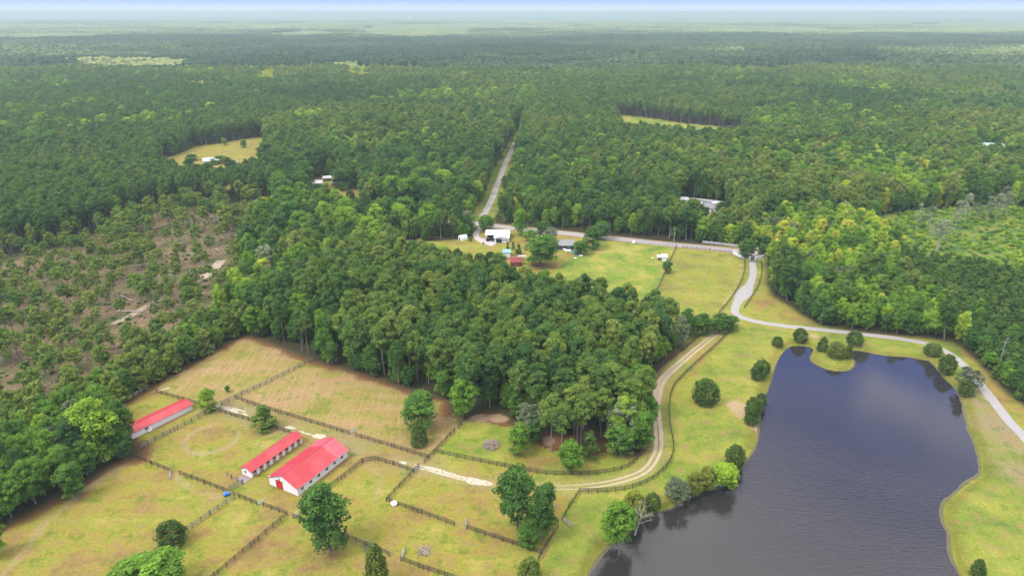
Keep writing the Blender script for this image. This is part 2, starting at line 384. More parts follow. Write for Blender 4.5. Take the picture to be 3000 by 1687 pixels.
# dryness: hay fields and paddocks tan and yellow, pond side lush
hay = (inside(gX, gY, W([(393,985,0),(345,992,0),(308,1013,0),(500,902,0),(627,838,0),(793,905,0),(999,967,0),(1138,1004,0),(1175,1053,0),(1094,1138,0),(1077,1153,0),(894,1098,0),(700,1039,0),(593,1006,0),(507,1021,0)]))).astype(float)
dL = lambda pts: dist_line(gX, gY, W(pts), False, 80)
lush = np.zeros(gX.size)
lush_poly = W([(1300,1215,0),(1700,1000,0),(1850,820,0),(2400,860,0),(2500,1000,0),(2700,1200,0),(3000,1800,0),(1200,1800,0),(1404,1326,0),(1440,1250,0)])
lush = np.where(inside(gX, gY, lush_poly), 0.75, lush)
lush = np.where(inside(gX, gY, W([(1080,1150,0),(1150,1060,0),(1260,1060,0),(1290,1110,0),(1260,1160,0)])), 0.8, lush)
lush = np.where(inside(gX, gY, W([(985,602,0),(1090,606,0),(1130,620,0),(1100,640,0),(980,640,0)])), 1.0, lush)
lush = np.where(inside(gX, gY, W([(1440,640,0),(1490,600,0),(1700,622,0),(1669,696,0),(1640,760,0),(1480,760,0),(1380,700,0)])), 1.0, lush)
lush = np.where(inside(gX, gY, W([(1702,621,0),(1846,637,0),(1872,653,0),(1873,676,0),(1864,709,0),(1841,749,0),(1809,789,0),(1790,850,0),(1640,790,0),(1669,696,0)])), .45, lush)
lush = np.maximum(lush, 0.7 * (1 - sstep(1.5, 9, dist_line(gX, gY, GATE_ROAD[:60], False, 20))) * is_open)
lush = np.maximum(lush, 0.8 * (1 - sstep(3, 8, dist_line(gX, gY, TRACK[20:-60], False, 20))) * is_open)
lush = np.where(dist_line(gX, gY, NORTH_ROAD, False, 30) < 14, 1.0, lush)
lush = np.where(inside(gX, gY, CLEARING), .9, lush)
dryr = np.zeros(gX.size)
dryr = np.where(inside(gX, gY, W([(2400,966,0),(2464,965,0),(2600,1150,0),(2600,1250,0),(2500,1200,0),(2440,1060,0)])), 1.0, dryr)
lane = 1 - sstep(3, 9, dist_line(gX, gY, W([(553,1024,0),(640,1050,0),(760,1085,0),(880,1120,0),(1000,1155,0),(1060,1170,0)]), False, 30))
dryr = np.maximum(dryr, lane * 0.8)
# worn two-track drive and gravel
dt = dist_line(gX, gY, TRACK, False, 20)
rut = np.exp(-(dt / 2.6) ** 2)
gravel = np.zeros(gX.size)
def blob(u, v, r, el=1.0):
    c = P(u, v); return np.hypot((gX - c[0]), (gY - c[1]) / el) / r
sand = np.zeros(gX.size)
for u, v, r, el in ((1862,1030,4.2,1.5),(1905,1075,2,1.5),(1210,1052,5,0.5),(1090,596,4,0.5),(1245,1052,6,.45),(2050,845,2.5,1),(2160,868,2.5,1),(2490,1000,2.6,1.2),(1545,1130,2.5,.8),(1380,1110,2.5,1.2)):
    sand = np.maximum(sand, 1 - sstep(0.6, 1.1, blob(u, v, r, el) + 0.5 * (vnoise(gX, gY, 2.5, 9) - .5)))
for k in range(10):   # bald spots along the gate drive
    u = [1864,1862,1860,1858,1850,1842,1832,1826,1908,1903][k]; v = [668,682,696,709,723,737,750,764,686,712][k]
    sand = np.maximum(sand, 0.75 * (1 - sstep(0.5, 1.1, blob(u, v, 1.7, 1.0))))
# the round track worn by a horse on a lunge line
rc = P(533, 1103); rr = np.hypot(gX - rc[0], gY - rc[1]); R0 = metres(533, 1103, 64)
ringm = np.exp(-((rr - R0) / 0.9) ** 2) * sstep(0.2, 0.6, vnoise(gX, gY, 7, 21) + 0.2)
for tr_, tw in (([(318,1168,0),(270,1196,0),(205,1240,0),(140,1290,0),(80,1360,0),(20,1430,0),(-40,1500,0)], 1.3), ([(440,1191,0),(480,1230,0),(560,1250,0)], 1.2), ([(655,1268,0),(700,1268,0),(745,1262,0),(800,1235,0)], 1.5), ([(732,1300,0),(700,1350,0),(735,1301,0)], 1.0),
                ([(900,1165,0),(960,1200,0),(945,1260,0),(1000,1300,0)], 1.4), ([(1158,1320,0),(1120,1350,0),(1100,1400,0)], 1.5), ([(1000,1390,0),(940,1370,0),(900,1360,0)], 1.2)):
    dd_ = dist_line(gX, gY, smooth(W(tr_), 3), False, 15) + 1.6 * (vnoise(gX, gY, 5, 23) - .5)
    ringm = np.maximum(ringm, .75 * np.exp(-(dd_ / tw) ** 2) * sstep(.25, .6, vnoise(gX, gY, 11, 24) + .15))
bank = np.where(~in_p, np.exp(-((sdp - 1.6) / 1.5) ** 2), 1.0)

V = np.stack([gX, gY, gZ], 1)
ny, nx = GX.shape
idx = np.arange(nx * ny).reshape(ny, nx)
Fq = np.stack([idx[:-1, :-1], idx[:-1, 1:], idx[1:, 1:], idx[1:, :-1]], -1).reshape(-1, 4)
gm = mat('ground'); q = N(gm)
at = lambda n: q.n('ShaderNodeAttribute', attribute_name=n).outputs['Fac']
pos = q.n('ShaderNodeNewGeometry').outputs['Position']
n_big = q.noise(0.016, pos, 4, 0.6); n_mid = q.noise(0.075, pos, 5, 0.62); n_fine = q.noise(0.6, pos, 5, 0.7); n_grit = q.noise(2.6, pos, 3, 0.7)
mp_ = q.n('ShaderNodeMapping', {'Vector': pos, 'Rotation': (0, 0, math.radians(-24)), 'Scale': (0.035, 0.16, 1)}).outputs[0]
n_str = q.noise(1.0, mp_, 4, 0.65)
# paddock grass: dry gold to yellow green to brown
dry_c = q.ramp(q.math('ADD', q.math('MULTIPLY', n_mid, 0.62), q.math('MULTIPLY', n_str, 0.38)),
   [(0.36, (0.215, 0.135, 0.055)), (0.43, (0.260, 0.190, 0.058)), (0.49, (0.285, 0.240, 0.045)), (0.54, (0.235, 0.245, 0.038)), (0.60, (0.330, 0.290, 0.060)), (0.68, (0.34, 0.26, 0.12))])
lush_c = q.ramp(q.math('ADD', q.math('MULTIPLY', n_mid, 0.7), q.math('MULTIPLY', n_big, 0.3)),
   [(0.36, (0.085, 0.170, 0.022)), (0.45, (0.155, 0.240, 0.030)), (0.53, (0.240, 0.280, 0.042)), (0.59, (0.330, 0.320, 0.060)), (0.67, (0.36, 0.30, 0.13))])
hay_c0 = q.ramp(q.math('ADD', q.math('MULTIPLY', n_mid, 0.5), q.math('MULTIPLY', n_str, 0.5)),
   [(0.38, (0.190, 0.200, 0.035)), (0.46, (0.285, 0.235, 0.060)), (0.53, (0.33, 0.235, 0.095)), (0.62, (0.38, 0.235, 0.125))])
mow1 = q.noise(1.0, q.n('ShaderNodeMapping', {'Vector': pos, 'Rotation': (0, 0, math.radians(28)), 'Scale': (1.5, 0.06, 1)}).outputs[0], 3, 0.6)
mow2 = q.noise(1.0, q.n('ShaderNodeMapping', {'Vector': pos, 'Rotation': (0, 0, math.radians(-58)), 'Scale': (1.5, 0.06, 1)}).outputs[0], 3, 0.6)
mow = q.n('ShaderNodeMix', {'Factor': q.rng(n_big, 0.46, 0.54), 'A': mow1, 'B': mow2}).outputs[0]
hay_c = q.mix(q.rng(mow, 0.50, 0.64, 0, 0.55), hay_c0, (0.40, 0.30, 0.16))
hay_c = q.mix(q.rng(mow, 0.48, 0.36, 0, 0.4), hay_c, (0.20, 0.185, 0.045))
c = q.mix(q.rng(at('lush'), 0, 1, 0, 1), dry_c, lush_c)
c = q.mix(at('hay'), c, hay_c)
c = q.mix(q.math('MULTIPLY', at('dryr'), q.rng(n_mid, 0.35, 0.6)), c, (0.265, 0.21, 0.11))
# bare scrapes
n_pat = q.noise(0.22, pos, 4, 0.7)
c = q.mix(q.rng(n_pat, 0.52, 0.64, 0, 0.65), c, (0.30, 0.19, 0.085))
c = q.mix(q.rng(n_pat, 0.46, 0.36, 0, 0.65), c, (0.115, 0.165, 0.025))
c = q.mix(q.math('MULTIPLY', at('bank'), 0.6), c, (0.150, 0.130, 0.020))
c = q.mix(q.rng(q.math('ADD', at('straw'), q.rng(n_fine, 0.3, 0.7, -0.25, 0.25)), 0.25, 0.75, 0, 0.92), c, (0.17, 0.075, 0.036))
far_n = q.noise(0.0009, q.n('ShaderNodeMapping', {'Vector': pos, 'Scale': (0.45, 1.0, 1)}).outputs[0], 5, 0.65)
far_c = q.ramp(far_n, [(0.38, (0.045, 0.085, 0.045)), (0.5, (0.12, 0.17, 0.075)), (0.60, (0.26, 0.30, 0.13))])
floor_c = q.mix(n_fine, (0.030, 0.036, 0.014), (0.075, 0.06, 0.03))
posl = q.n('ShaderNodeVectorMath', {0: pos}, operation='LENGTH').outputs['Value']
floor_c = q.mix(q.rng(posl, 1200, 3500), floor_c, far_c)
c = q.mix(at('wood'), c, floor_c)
thin_c = q.ramp(n_fine, [(0.34, (0.095, 0.10, 0.04)), (0.45, (0.165, 0.135, 0.08)), (0.54, (0.23, 0.155, 0.11)), (0.66, (0.33, 0.25, 0.195))])
thin_c = q.mix(q.rng(n_mid, 0.48, 0.60, 0, .85), thin_c, (0.10, 0.13, 0.045))
c = q.mix(at('thin'), c, q.mix(1.0, thin_c, (1.00, 0.93, 0.86), 'MULTIPLY'))
scr_c = q.ramp(n_mid, [(0.38, (0.070, 0.150, 0.026)), (0.50, (0.140, 0.200, 0.034)), (0.66, (0.24, 0.20, 0.05))])
c = q.mix(at('scrub'), c, scr_c)
sunlit_c = q.ramp(n_big, [(0.35, (0.19, 0.23, 0.075)), (0.65, (0.34, 0.34, 0.13))])
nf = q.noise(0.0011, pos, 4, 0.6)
c = q.mix(q.math('MULTIPLY', at('bright'), q.rng(nf, 0.34, 0.46)), c, sunlit_c)  # sun on the far bands painted into the ground colour
c = q.mix(q.rng(at('rut'), 0.0, 1.0, 0, 0.55), c, (0.34, 0.28, 0.13))
c = q.mix(q.rng(q.math('MULTIPLY', at('gravel'), q.rng(n_fine, 0.3, 0.55, 0.4, 1.2)), 0.3, 0.7), c, (0.60, 0.54, 0.42))
c = q.mix(q.rng(q.math('MULTIPLY', at('sand'), q.rng(n_fine, 0.3, 0.6, 0.6, 1.1)), 0.25, 0.8, 0, 0.85), c, (0.42, 0.29, 0.185))
c = q.mix(q.rng(at('ring'), 0.2, 0.9, 0, 0.75), c, (0.34, 0.26, 0.15))
n_tuft = q.noise(1.1, pos, 4, 0.75)
c = q.mix(1.0, c, q.ramp(n_grit, [(0.25, (0.56, 0.57, 0.56)), (0.75, (0.90, 0.88, 0.92))]), 'MULTIPLY')
c = q.mix(1.0, c, q.ramp(n_tuft, [(0.30, (0.74, 0.80, 0.70)), (0.62, (1.10, 1.08, 1.08))]), 'MULTIPLY')
bmp = q.n('ShaderNodeBump', {'Height': n_grit, 'Strength': 0.5, 'Distance': 0.25}).outputs[0]
q.out(q.bsdf(Base_Color=c, Roughness=1.0, Normal=bmp, Specular_IOR_Level=0.1))
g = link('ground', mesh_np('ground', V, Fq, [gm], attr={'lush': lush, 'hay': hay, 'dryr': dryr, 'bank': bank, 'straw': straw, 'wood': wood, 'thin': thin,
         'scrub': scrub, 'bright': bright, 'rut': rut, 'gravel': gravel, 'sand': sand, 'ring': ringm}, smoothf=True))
g['kind'] = 'structure'

# ------------------------------------------------------------------ pond
wm = mat('pond_water'); q = N(wm)
pos = q.n('ShaderNodeNewGeometry').outputs['Position']
r1 = q.n('ShaderNodeMapping', {'Vector': pos, 'Rotation': (0, 0, math.radians(28)), 'Scale': (0.5, 1.9, 1)}).outputs[0]
rip = q.noise(1.0, r1, 3, 0.6)
patch = q.rng(q.noise(0.018, pos, 2, 0.5), 0.38, 0.62, 0.35, 1.0)
gust = q.rng(q.n('ShaderNodeSeparateXYZ', {0: pos}).outputs['Y'], 235, 150, 0.05, 1.0)
bm_ = q.n('ShaderNodeBump', {'Height': rip, 'Strength': q.math('MULTIPLY', q.math('MULTIPLY', patch, gust), 0.5), 'Distance': 0.16}).outputs[0]
q.out(q.bsdf(Base_Color=(0.022, 0.020, 0.020, 1), Roughness=0.05, IOR=1.42, Normal=bm_))
wmesh = bpy.data.meshes.new('pond_water')
wmesh.from_pydata([(p[0], p[1], Z_WATER) for p in smooth([P(u, v, Z_WATER) for u, v in POND], 3, True)], [], [tuple(range(len(smooth([P(u, v, Z_WATER) for u, v in POND], 3, True))))])
# a sheet a little wider than the shoreline, so the bank cuts it
nrm = []
pp = smooth([P(u, v, Z_WATER) for u, v in POND], 3, True)
wmesh.materials.append(wm)
# widen: push each point outward by 0.6 m
out_pts = []
for i in range(len(pp)):
    t = pp[(i + 1) % len(pp)] - pp[i - 1]; t = t / (np.hypot(*t) + 1e-9); out_pts.append((pp[i][0] + t[1] * 0.0, pp[i][1] - t[0] * 0.0))
from mathutils.geometry import tessellate_polygon
tri = tessellate_polygon([[Vector((p[0], p[1], 0)) for p in pp]])
wmesh.clear_geometry(); wmesh.from_pydata([(p[0], p[1], Z_WATER) for p in pp], [], [tuple(t) for t in tri]); wmesh.update()
po = link('pond_water', wmesh); po['kind'] = 'structure'
for pl in wmesh.polygons:
    if pl.normal.z < 0: pl.flip()
wmesh.update()

# ------------------------------------------------------------------ roads
def strip(name, line, width, z, m, kind='structure', wfun=None):
    n = len(line); vs = []; fs = []
    for i in range(n):
        t = line[min(i + 1, n - 1)] - line[max(i - 1, 0)]; t = t / np.hypot(*t); nrm = np.array((-t[1], t[0]))
        ww = (wfun(i / (n - 1)) if wfun else width) / 2
        vs += [(*(line[i] + nrm * ww), z), (*(line[i] - nrm * ww), z)]
    for i in range(n - 1): fs.append((2 * i, 2 * i + 1, 2 * i + 3, 2 * i + 2))
    me = bpy.data.meshes.new(name); me.from_pydata(vs, [], fs); me.materials.append(m); me.update()
    for pl in me.polygons:
        if pl.normal.z < 0: pl.flip()
    o = link(name, me); o['kind'] = kind
    return o
def asphalt(name, a, b):
    m = mat(name); q = N(m); pos = q.n('ShaderNodeNewGeometry').outputs['Position']
    c = q.mix(q.noise(0.25, pos, 5, 0.65), a, b)
    c = q.mix(q.rng(q.noise(3.0, pos, 2), 0.55, 0.75, 0, 0.25), c, (0.12, 0.11, 0.10))
    q.out(q.bsdf(Base_Color=c, Roughness=0.9)); return m
M['road'] = asphalt('worn_asphalt', (0.21, 0.20, 0.185), (0.29, 0.27, 0.25))
M['drive'] = asphalt('gate_drive_asphalt', (0.215, 0.20, 0.19), (0.29, 0.27, 0.255))
M['concrete'] = asphalt('concrete', (0.27, 0.24, 0.23), (0.38, 0.34, 0.33))
M['shoulder'] = asphalt('clay_shoulder', (0.16, 0.085, 0.055), (0.25, 0.17, 0.10))
strip('road_shoulder', MAIN_ROAD, 9.5, 0.008, M['shoulder'])
strip('road', MAIN_ROAD, 6.2, 0.016, M['road'])
strip('side_road', NORTH_ROAD, 4.3, 0.024, M['road'])
GD = len(GATE_ROAD)
def gw(t):
    return 3.3 + 3.6 * math.exp(-((t - 0.235) / 0.035) ** 2)
strip('gate_drive', GATE_ROAD, 3.2, 0.032, M['drive'], wfun=gw)
dk = asphalt('dark_gate_apron', (0.075, 0.065, 0.075), (0.13, 0.115, 0.125))
strip('gate_apron', smooth(W([(1890.5,643,0),(1892,651,0),(1892.5,660,0)]), 2), 5.6, 0.04, dk)
strip('yard_drive', YARD_DRIVE, 3.4, 0.028, M['concrete'])
pad = [P(*c) for c in ((1200,598),(1221,600),(1256,604),(1250,612),(1236,620),(1214,612))]
me = bpy.data.meshes.new('yard_pad'); me.from_pydata([(p[0], p[1], 0.036) for p in pad], [], [tuple(range(6))]); me.materials.append(M['concrete']); me.update()
if me.polygons[0].normal.z < 0: me.polygons[0].flip(); me.update()
link('yard_pad', me)['kind'] = 'structure'
def ribbon(name, line, off, width, z, m, seed, rag=0.45, amp=None):
    """ragged-edged strip beside a centre line"""
    line = smooth([tuple(p) for p in line], 0.35) if len(line) < 60 else line
    n = len(line); vs = []; fs = []; x_, y_ = line[:, 0], line[:, 1]
    nz1 = vnoise(x_, y_, .7, seed) * .5 + vnoise(x_, y_, 2.2, seed + 1) * .5; nz2 = vnoise(x_, y_, .7, seed + 2) * .5 + vnoise(x_, y_, 2.2, seed + 3) * .5
    for i in range(n):
        t = line[min(i + 1, n - 1)] - line[max(i - 1, 0)]; t = t / (np.hypot(*t) + 1e-9); nr = np.array((-t[1], t[0]))
        f = min(1, 3 * i / n, 3 * (n - 1 - i) / n) ** .5 * (amp(i / (n - 1)) if amp else 1)
        a_ = width / 2 * f * (1 + rag * (nz1[i] - .5) * 2); b_ = width / 2 * f * (1 + rag * (nz2[i] - .5) * 2)
        vs += [(*(line[i] + nr * (off + a_)), z), (*(line[i] + nr * (off - b_)), z)]
    for i in range(n - 1): fs.append((2 * i, 2 * i + 1, 2 * i + 3, 2 * i + 2))
    me = bpy.data.meshes.new(name); me.from_pydata(vs, [], fs); me.materials.append(m); me.update()
    for pl in me.polygons:
        if pl.normal.z < 0: pl.flip()
    o = link(name, me); o['kind'] = 'structure'; return o
def dirt(name, a, b, gcol, cover):
    m = mat(name); q = N(m); pos = q.n('ShaderNodeNewGeometry').outputs['Position']
    c = q.mix(q.noise(0.5, pos, 5, 0.7), a, b)
    c = q.mix(q.rng(q.noise(1.4, pos, 4, .7), cover, cover + .1, 0, .9), c, gcol)
    q.out(q.bsdf(Base_Color=c, Roughness=1.0)); return m
M['track'] = dirt('sandy_track', (0.27, 0.21, 0.14), (0.40, 0.33, 0.23), (0.20, 0.19, 0.05), .56)
M['gravel'] = dirt('pale_gravel', (0.30, 0.265, 0.20), (0.43, 0.39, 0.32), (0.22, 0.20, 0.06), .50)
ribbon('shore_mud', np.vstack([pond, pond[:1]]), 0.15, .9, -.515, dirt('wet_mud', (0.05, 0.04, 0.022), (0.13, 0.10, 0.05), (0.07, 0.09, 0.02), .5), 391, .9)
NT = len(TRACK); wide = lambda t: .75 + .5 * math.exp(-((t - .50) / .22) ** 2)
ribbon('track', TRACK[:int(NT * .80)], -.82, 1.15, .010, M['track'], 401, .35, wide)
ribbon('track', TRACK[:int(NT * .80)], .82, 1.15, .014, M['track'], 411, .35, wide)
ribbon('gravel_path', W([(1165,1202,0),(1190,1209,0),(1215,1214,0),(1240,1218,0)]), 0, 2.9, .022, M['gravel'], 421, .4)
ribbon('gravel_path', W([(1040,1170,0),(1092,1182,0),(1140,1196,0),(1180,1206,0)]), -.7, .9, .018, M['gravel'], 431, .6)
ribbon('gravel_path', W([(1040,1172,0),(1070,1179,0),(1110,1189,0),(1175,1208,0)]), .7, 1.1, .026, M['gravel'], 441, .6)
for k_, (a_, b_, w_) in enumerate((((555,1021),(622,1036),1.0),((561,1027),(600,1039),1.3),((606,1039),(624,1044),1.0),((750,1083),(792,1096),.7),((785,1094),(812,1102),1.3),((793,1091),(820,1099),1.2),((716,1073),(736,1079),.9),((725,1071),(745,1078),.8),((1005,1161),(1022,1167),1.5),((398,984),(428,975),1.6))):
    ribbon('gravel_path', W([(*a_, 0), (*b_, 0)]), 0, w_, .018 + .004 * (k_ % 3), M['gravel'], 450 + 7 * k_, .8)
tc_ = smooth(W([(505,700,0),(525,690,0),(545,668,0),(556,655,0)]), 3)
strip('logging_track', tc_, 5.0, 0.012, asphalt('sandy_clearing', (0.24, 0.19, 0.14), (0.36, 0.29, 0.22)))
strip('dirt_track', smooth(W([(285,815,0),(330,794,0),(372,768,0),(425,742,0)]), 3), 3.2, 0.012, asphalt('clay_track', (0.20, 0.145, 0.10), (0.31, 0.24, 0.18)))

# ------------------------------------------------------------------ tree prototypes
def leaves(rg, clumps, per, size, up=0.35, jitter=0.75):
    """small quads over and through each clump; clumps = rows x y z r (flattening in z)"""
    cl = np.asarray(clumps); n = len(cl); N_ = n * per
    c = np.repeat(cl[:, :3], per, 0); r = np.repeat(cl[:, 3], per)
    d = rg.normal(size=(N_, 3)); d[:, 2] += up; d /= np.linalg.norm(d, axis=1)[:, None]
    rad = r * (0.55 + 0.5 * rg.random(N_) ** 0.5)
    p = c + d * rad[:, None] * np.array((1, 1, 0.72))
    nr = d + rg.normal(size=(N_, 3)) * jitter * 0.55 + np.array((0, 0, 0.55)); nr /= np.linalg.norm(nr, axis=1)[:, None]
    a = np.cross(nr, rg.normal(size=(N_, 3))); a /= np.linalg.norm(a, axis=1)[:, None] + 1e-9
    b = np.cross(nr, a); s = size * (0.6 + 0.8 * rg.random(N_))[:, None]
    V = np.stack([p - a * s - b * s * 0.7, p + a * s - b * s * 0.55, p + a * s * 0.8 + b * s * 0.7, p - a * s * 0.7 + b * s * 0.6], 1).reshape(-1, 3)
    Fq = np.arange(4 * N_).reshape(-1, 4)
    cv = np.repeat(rg.random(n), per) * 0.55 + rg.random(N_) * 0.45
    return V, Fq, np.repeat(cv, 4)
def trunk_mb(rg, h, r, bend, limbs, top_frac=0.95, n=7):
    mb = MB(); k = 6; pts = []
    ax = rg.normal(size=2) * bend
    for i in range(k + 1):
        t = i / k; pts.append(Vector((ax[0] * math.sin(t * 2.2) , ax[1] * math.sin(t * 2.7), h * top_frac * t)))
    for i in range(k): mb.tube(pts[i], pts[i + 1], r * (1 - 0.82 * i / k) * (1.25 if i == 0 else 1), r * (1 - 0.82 * (i + 1) / k), n, caps=(i == k - 1))
    for (z0, L, dz) in limbs:
        t = z0 / (h * top_frac); i = min(int(t * k), k - 1); p = pts[i].lerp(pts[i + 1], t * k - i)
        an = rg.random() * 6.283; q_ = p + Vector((math.cos(an) * L * .55, math.sin(an) * L * .55, dz * .45))
        q2 = p + Vector((math.cos(an + .2) * L, math.sin(an + .2) * L, dz))
        mb.tube(p, q_, r * 0.34, r * 0.22, 5, False); mb.tube(q_, q2, r * 0.22, r * 0.08, 5, False)
    return mb
PROTO = {}        # kind -> list of dict(crown=mesh, trunk=mesh, all=mesh, h=, w=)
def add_proto(kind, i, h, wd, cl, per, size, leafmat, barkmat, tmb, up=0.35, jitter=0.75):
    rg = np.random.default_rng(1000 + i * 17 + len(kind))
    V, Fq, lv = leaves(rg, cl, per, size, up, jitter)
    crown = mesh_np(kind + '_crown', V, Fq, [leafmat], attr={'leafvar': lv})
    trunk = tmb.mesh(kind + '_trunk', barkmat)
    # trunk quads + caps joined with the crown for the mass planting
    tv = np.array(tmb.v, float); tf = [f for f in tmb.f if len(f) == 4]
    V2 = np.vstack([V, tv]); F2 = np.vstack([Fq, np.array(tf, int) + len(V)])
    allm = mesh_np(kind + '_tree', V2, F2, [leafmat, barkmat], mi=[0] * len(Fq) + [1] * len(tf), attr={'leafvar': np.concatenate([lv, np.full(len(tv), 0.5)])})
    PROTO.setdefault(kind, []).append(dict(crown=crown, trunk=trunk, all=allm, h=h, w=wd))
def ring_clumps(rg, n, f):
    out = []
    for k in range(n): out.append(f(k, (k + rg.random() * .8) / n))
    return out
# tall pines: bare trunk, domed open crown of separate plates of needles
for i in range(7):
    rg = np.random.default_rng(40 + i); h = 19.0; z0 = h * rg.uniform(0.42, 0.58); cw = rg.uniform(3.3, 4.2); cl = []
    for k in range(64):
        t = rg.random() ** 0.8; prof = math.sin(math.pi * min(1, (0.18 + 0.80 * t))) ** 0.55 * (1.0 if t < .8 else (1 - (t - .8) * 2.2))
        rr_ = cw * prof * math.sqrt(rg.uniform(0.10, 1)); a = rg.random() * 6.283
        cl.append((rr_ * math.cos(a), rr_ * math.sin(a), z0 + (h - z0) * (0.05 + 0.93 * t) - 0.14 * rr_ , rg.uniform(0.85, 1.4)))
    limbs = [(z0 * rg.uniform(.8, 1.25), rg.uniform(1.5, 3.2), rg.uniform(.2, 1.2)) for _ in range(7)]
    add_proto('pine', i, h, 2 * cw, cl, 70, 0.21, M['pine'], M['bark'], trunk_mb(rg, h, 0.26, 0.35, limbs), 0.5)
# lower, fuller pines for the young stands and wood edges (foliage down to near the ground)
for i in range(4):
    rg = np.random.default_rng(80 + i); h = 10.0; cl = []
    for k in range(60):
        t = rg.random() ** 1.15; rr_ = (2.9 - 2.2 * t ** 1.5) * math.sqrt(rg.uniform(0.05, 1)); a = rg.random() * 6.283
        cl.append((rr_ * math.cos(a), rr_ * math.sin(a), 0.9 + 8.4 * t, rg.uniform(0.65, 1.05)))
    add_proto('youngpine', i, h, 6.0, cl, 46, 0.21, M['pine'], M['bark'], trunk_mb(rg, h, 0.15, 0.15, []), 0.6)
# thinned-stand pines: small open crown on a thin stem
for i in range(5):
    rg = np.random.default_rng(120 + i); h = 13.0; z0 = h * rg.uniform(0.42, 0.6); cl = []
    for k in range(40):
        t = rg.random(); rr_ = 2.7 * (math.sin(math.pi * (0.2 + 0.72 * t)) ** 0.7) * math.sqrt(rg.uniform(.05, 1)); a = rg.random() * 6.283
        cl.append((rr_ * math.cos(a), rr_ * math.sin(a), z0 + (h - z0) * t - 0.1 * rr_, rg.uniform(0.6, 1.05)))
    limbs = [(z0 * rg.uniform(.9, 1.3), rg.uniform(1.2, 2.2), rg.uniform(.2, 1.0)) for _ in range(6)]
    add_proto('thinpine', i, h, 5.4, cl, 44, 0.20, M['pine'], M['bark'], trunk_mb(rg, h, 0.17, 0.3, limbs), 0.5)
# broadleaf trees: lobed crown reaching low
for i in range(7):
    rg = np.random.default_rng(160 + i); h = 15.0; cw = rg.uniform(3.9, 5.0); cl = []
    lobes = [(rg.random() * 6.283, rg.uniform(.25, .95), rg.uniform(.45, 1.0)) for _ in range(9)]
    for k in range(100):
        a, lr, lz = lobes[k % 9]
        t = np.clip(lz + rg.normal() * 0.13, 0.08, 1.0); prof = math.sqrt(max(0.02, 1 - ((t - 0.48) / 0.56) ** 2))
        rr_ = cw * prof * np.clip(lr + rg.normal() * .16, 0, 1.02) ; aa = a + rg.normal() * 0.42
        cl.append((rr_ * math.cos(aa), rr_ * math.sin(aa), 1.9 + (h - 2.8) * t, rg.uniform(0.8, 1.5)))
    for k in range(50):
        t = rg.uniform(.03, .85); rr_ = cw * .86 * math.sqrt(max(.02, 1 - ((t - 0.45) / 0.6) ** 2)) * math.sqrt(rg.random()); aa = rg.random() * 6.283
        cl.append((rr_ * math.cos(aa), rr_ * math.sin(aa), 1.6 + (h - 3) * t, rg.uniform(0.9, 1.4)))
    limbs = [(h * rg.uniform(.2, .6), rg.uniform(2.0, 3.6), rg.uniform(1.5, 3.2)) for _ in range(8)]
    add_proto('broad', i, h, 2 * cw, cl, 60, 0.205, M['leaf'], M['greybark'], trunk_mb(rg, h, 0.28, 0.4, limbs, 0.85), 0.4)
# dense evergreen cedars and round shrubs
for i in range(4):
    rg = np.random.default_rng(200 + i); h = 7.0; cl = []
    for k in range(120):
        t = rg.random(); pr = [math.sqrt(max(.03, 1 - (1.7 * (t - .40)) ** 2)), (1 - t) ** .55 * .98 + .05, math.sqrt(max(.04, 1 - (1.75 * (t - .42)) ** 2)), (1 - t) ** .4][i]
        rr_ = 3.0 * pr * math.sqrt(rg.uniform(.55, 1)); a = rg.random() * 6.283
        cl.append((rr_ * math.cos(a), rr_ * math.sin(a), 0.35 + 5.9 * t, rg.uniform(0.6, 0.95)))
    add_proto('cedar', i, h, 6.6, cl, 44, 0.15, M['cedar'], M['greybark'], trunk_mb(rg, h, 0.2, 0.05, [], 0.8), 0.45, 0.9)
# bushes
for i in range(3):
    rg = np.random.default_rng(230 + i); cl = []
    for k in range(16):
        a = rg.random() * 6.283; rr_ = 1.3 * math.sqrt(rg.random()); cl.append((rr_ * math.cos(a), rr_ * math.sin(a), rg.uniform(.4, 1.9 - .6 * rr_), rg.uniform(.45, .8)))
    add_proto('bush', i, 2.4, 3.4, cl, 34, 0.18, M['leaf'], M['greybark'], trunk_mb(rg, 1.6, 0.07, 0.05, []), 0.5)
# pale swamp trees: sparse whitish crown on a pale stem
def snag(rg, h, r, nb, spread):
    mb = MB(); base = trunk_mb(rg, h, r, 0.4, [], 0.98); mb.v += base.v; mb.f += base.f
    def br(p, d, L, rr_, lev):
        q_ = p + d * L; mb.tube(p, q_, rr_, rr_ * .5, 5, False)
        if lev > 0:
            for _ in range(3):
                d2 = (d + Vector(rg.normal(size=3) * .55)).normalized(); d2.z = abs(d2.z) * .9 + .1; br(p.lerp(q_, rg.uniform(.5, 1)), d2.normalized(), L * rg.uniform(.45, .7), rr_ * .5, lev - 1)
    for k in range(nb):
        z = h * rg.uniform(.38, .92); a = rg.random() * 6.283
        br(Vector((0, 0, z)), Vector((math.cos(a), math.sin(a), rg.uniform(.3, 1.1))).normalized(), spread * rg.uniform(.5, 1) * (1.15 - z / h * .6), r * .42, 2)
    return mb
for i in range(3):
    rg = np.random.default_rng(260 + i); h = 15.0; cl = []
    for k in range(44):
        t = rg.uniform(.35, 1); rr_ = 3.4 * math.sqrt(rg.random()) * math.sin(math.pi * (.15 + .75 * t)); a = rg.random() * 6.283
        cl.append((rr_ * math.cos(a), rr_ * math.sin(a), h * t, rg.uniform(.6, 1.1)))
    add_proto('pale', i, h, 6.8, cl, 26, 0.19, M['pale'], M['deadwood'], snag(rg, h, 0.24, 6, 3.6), 0.3, 1.1)
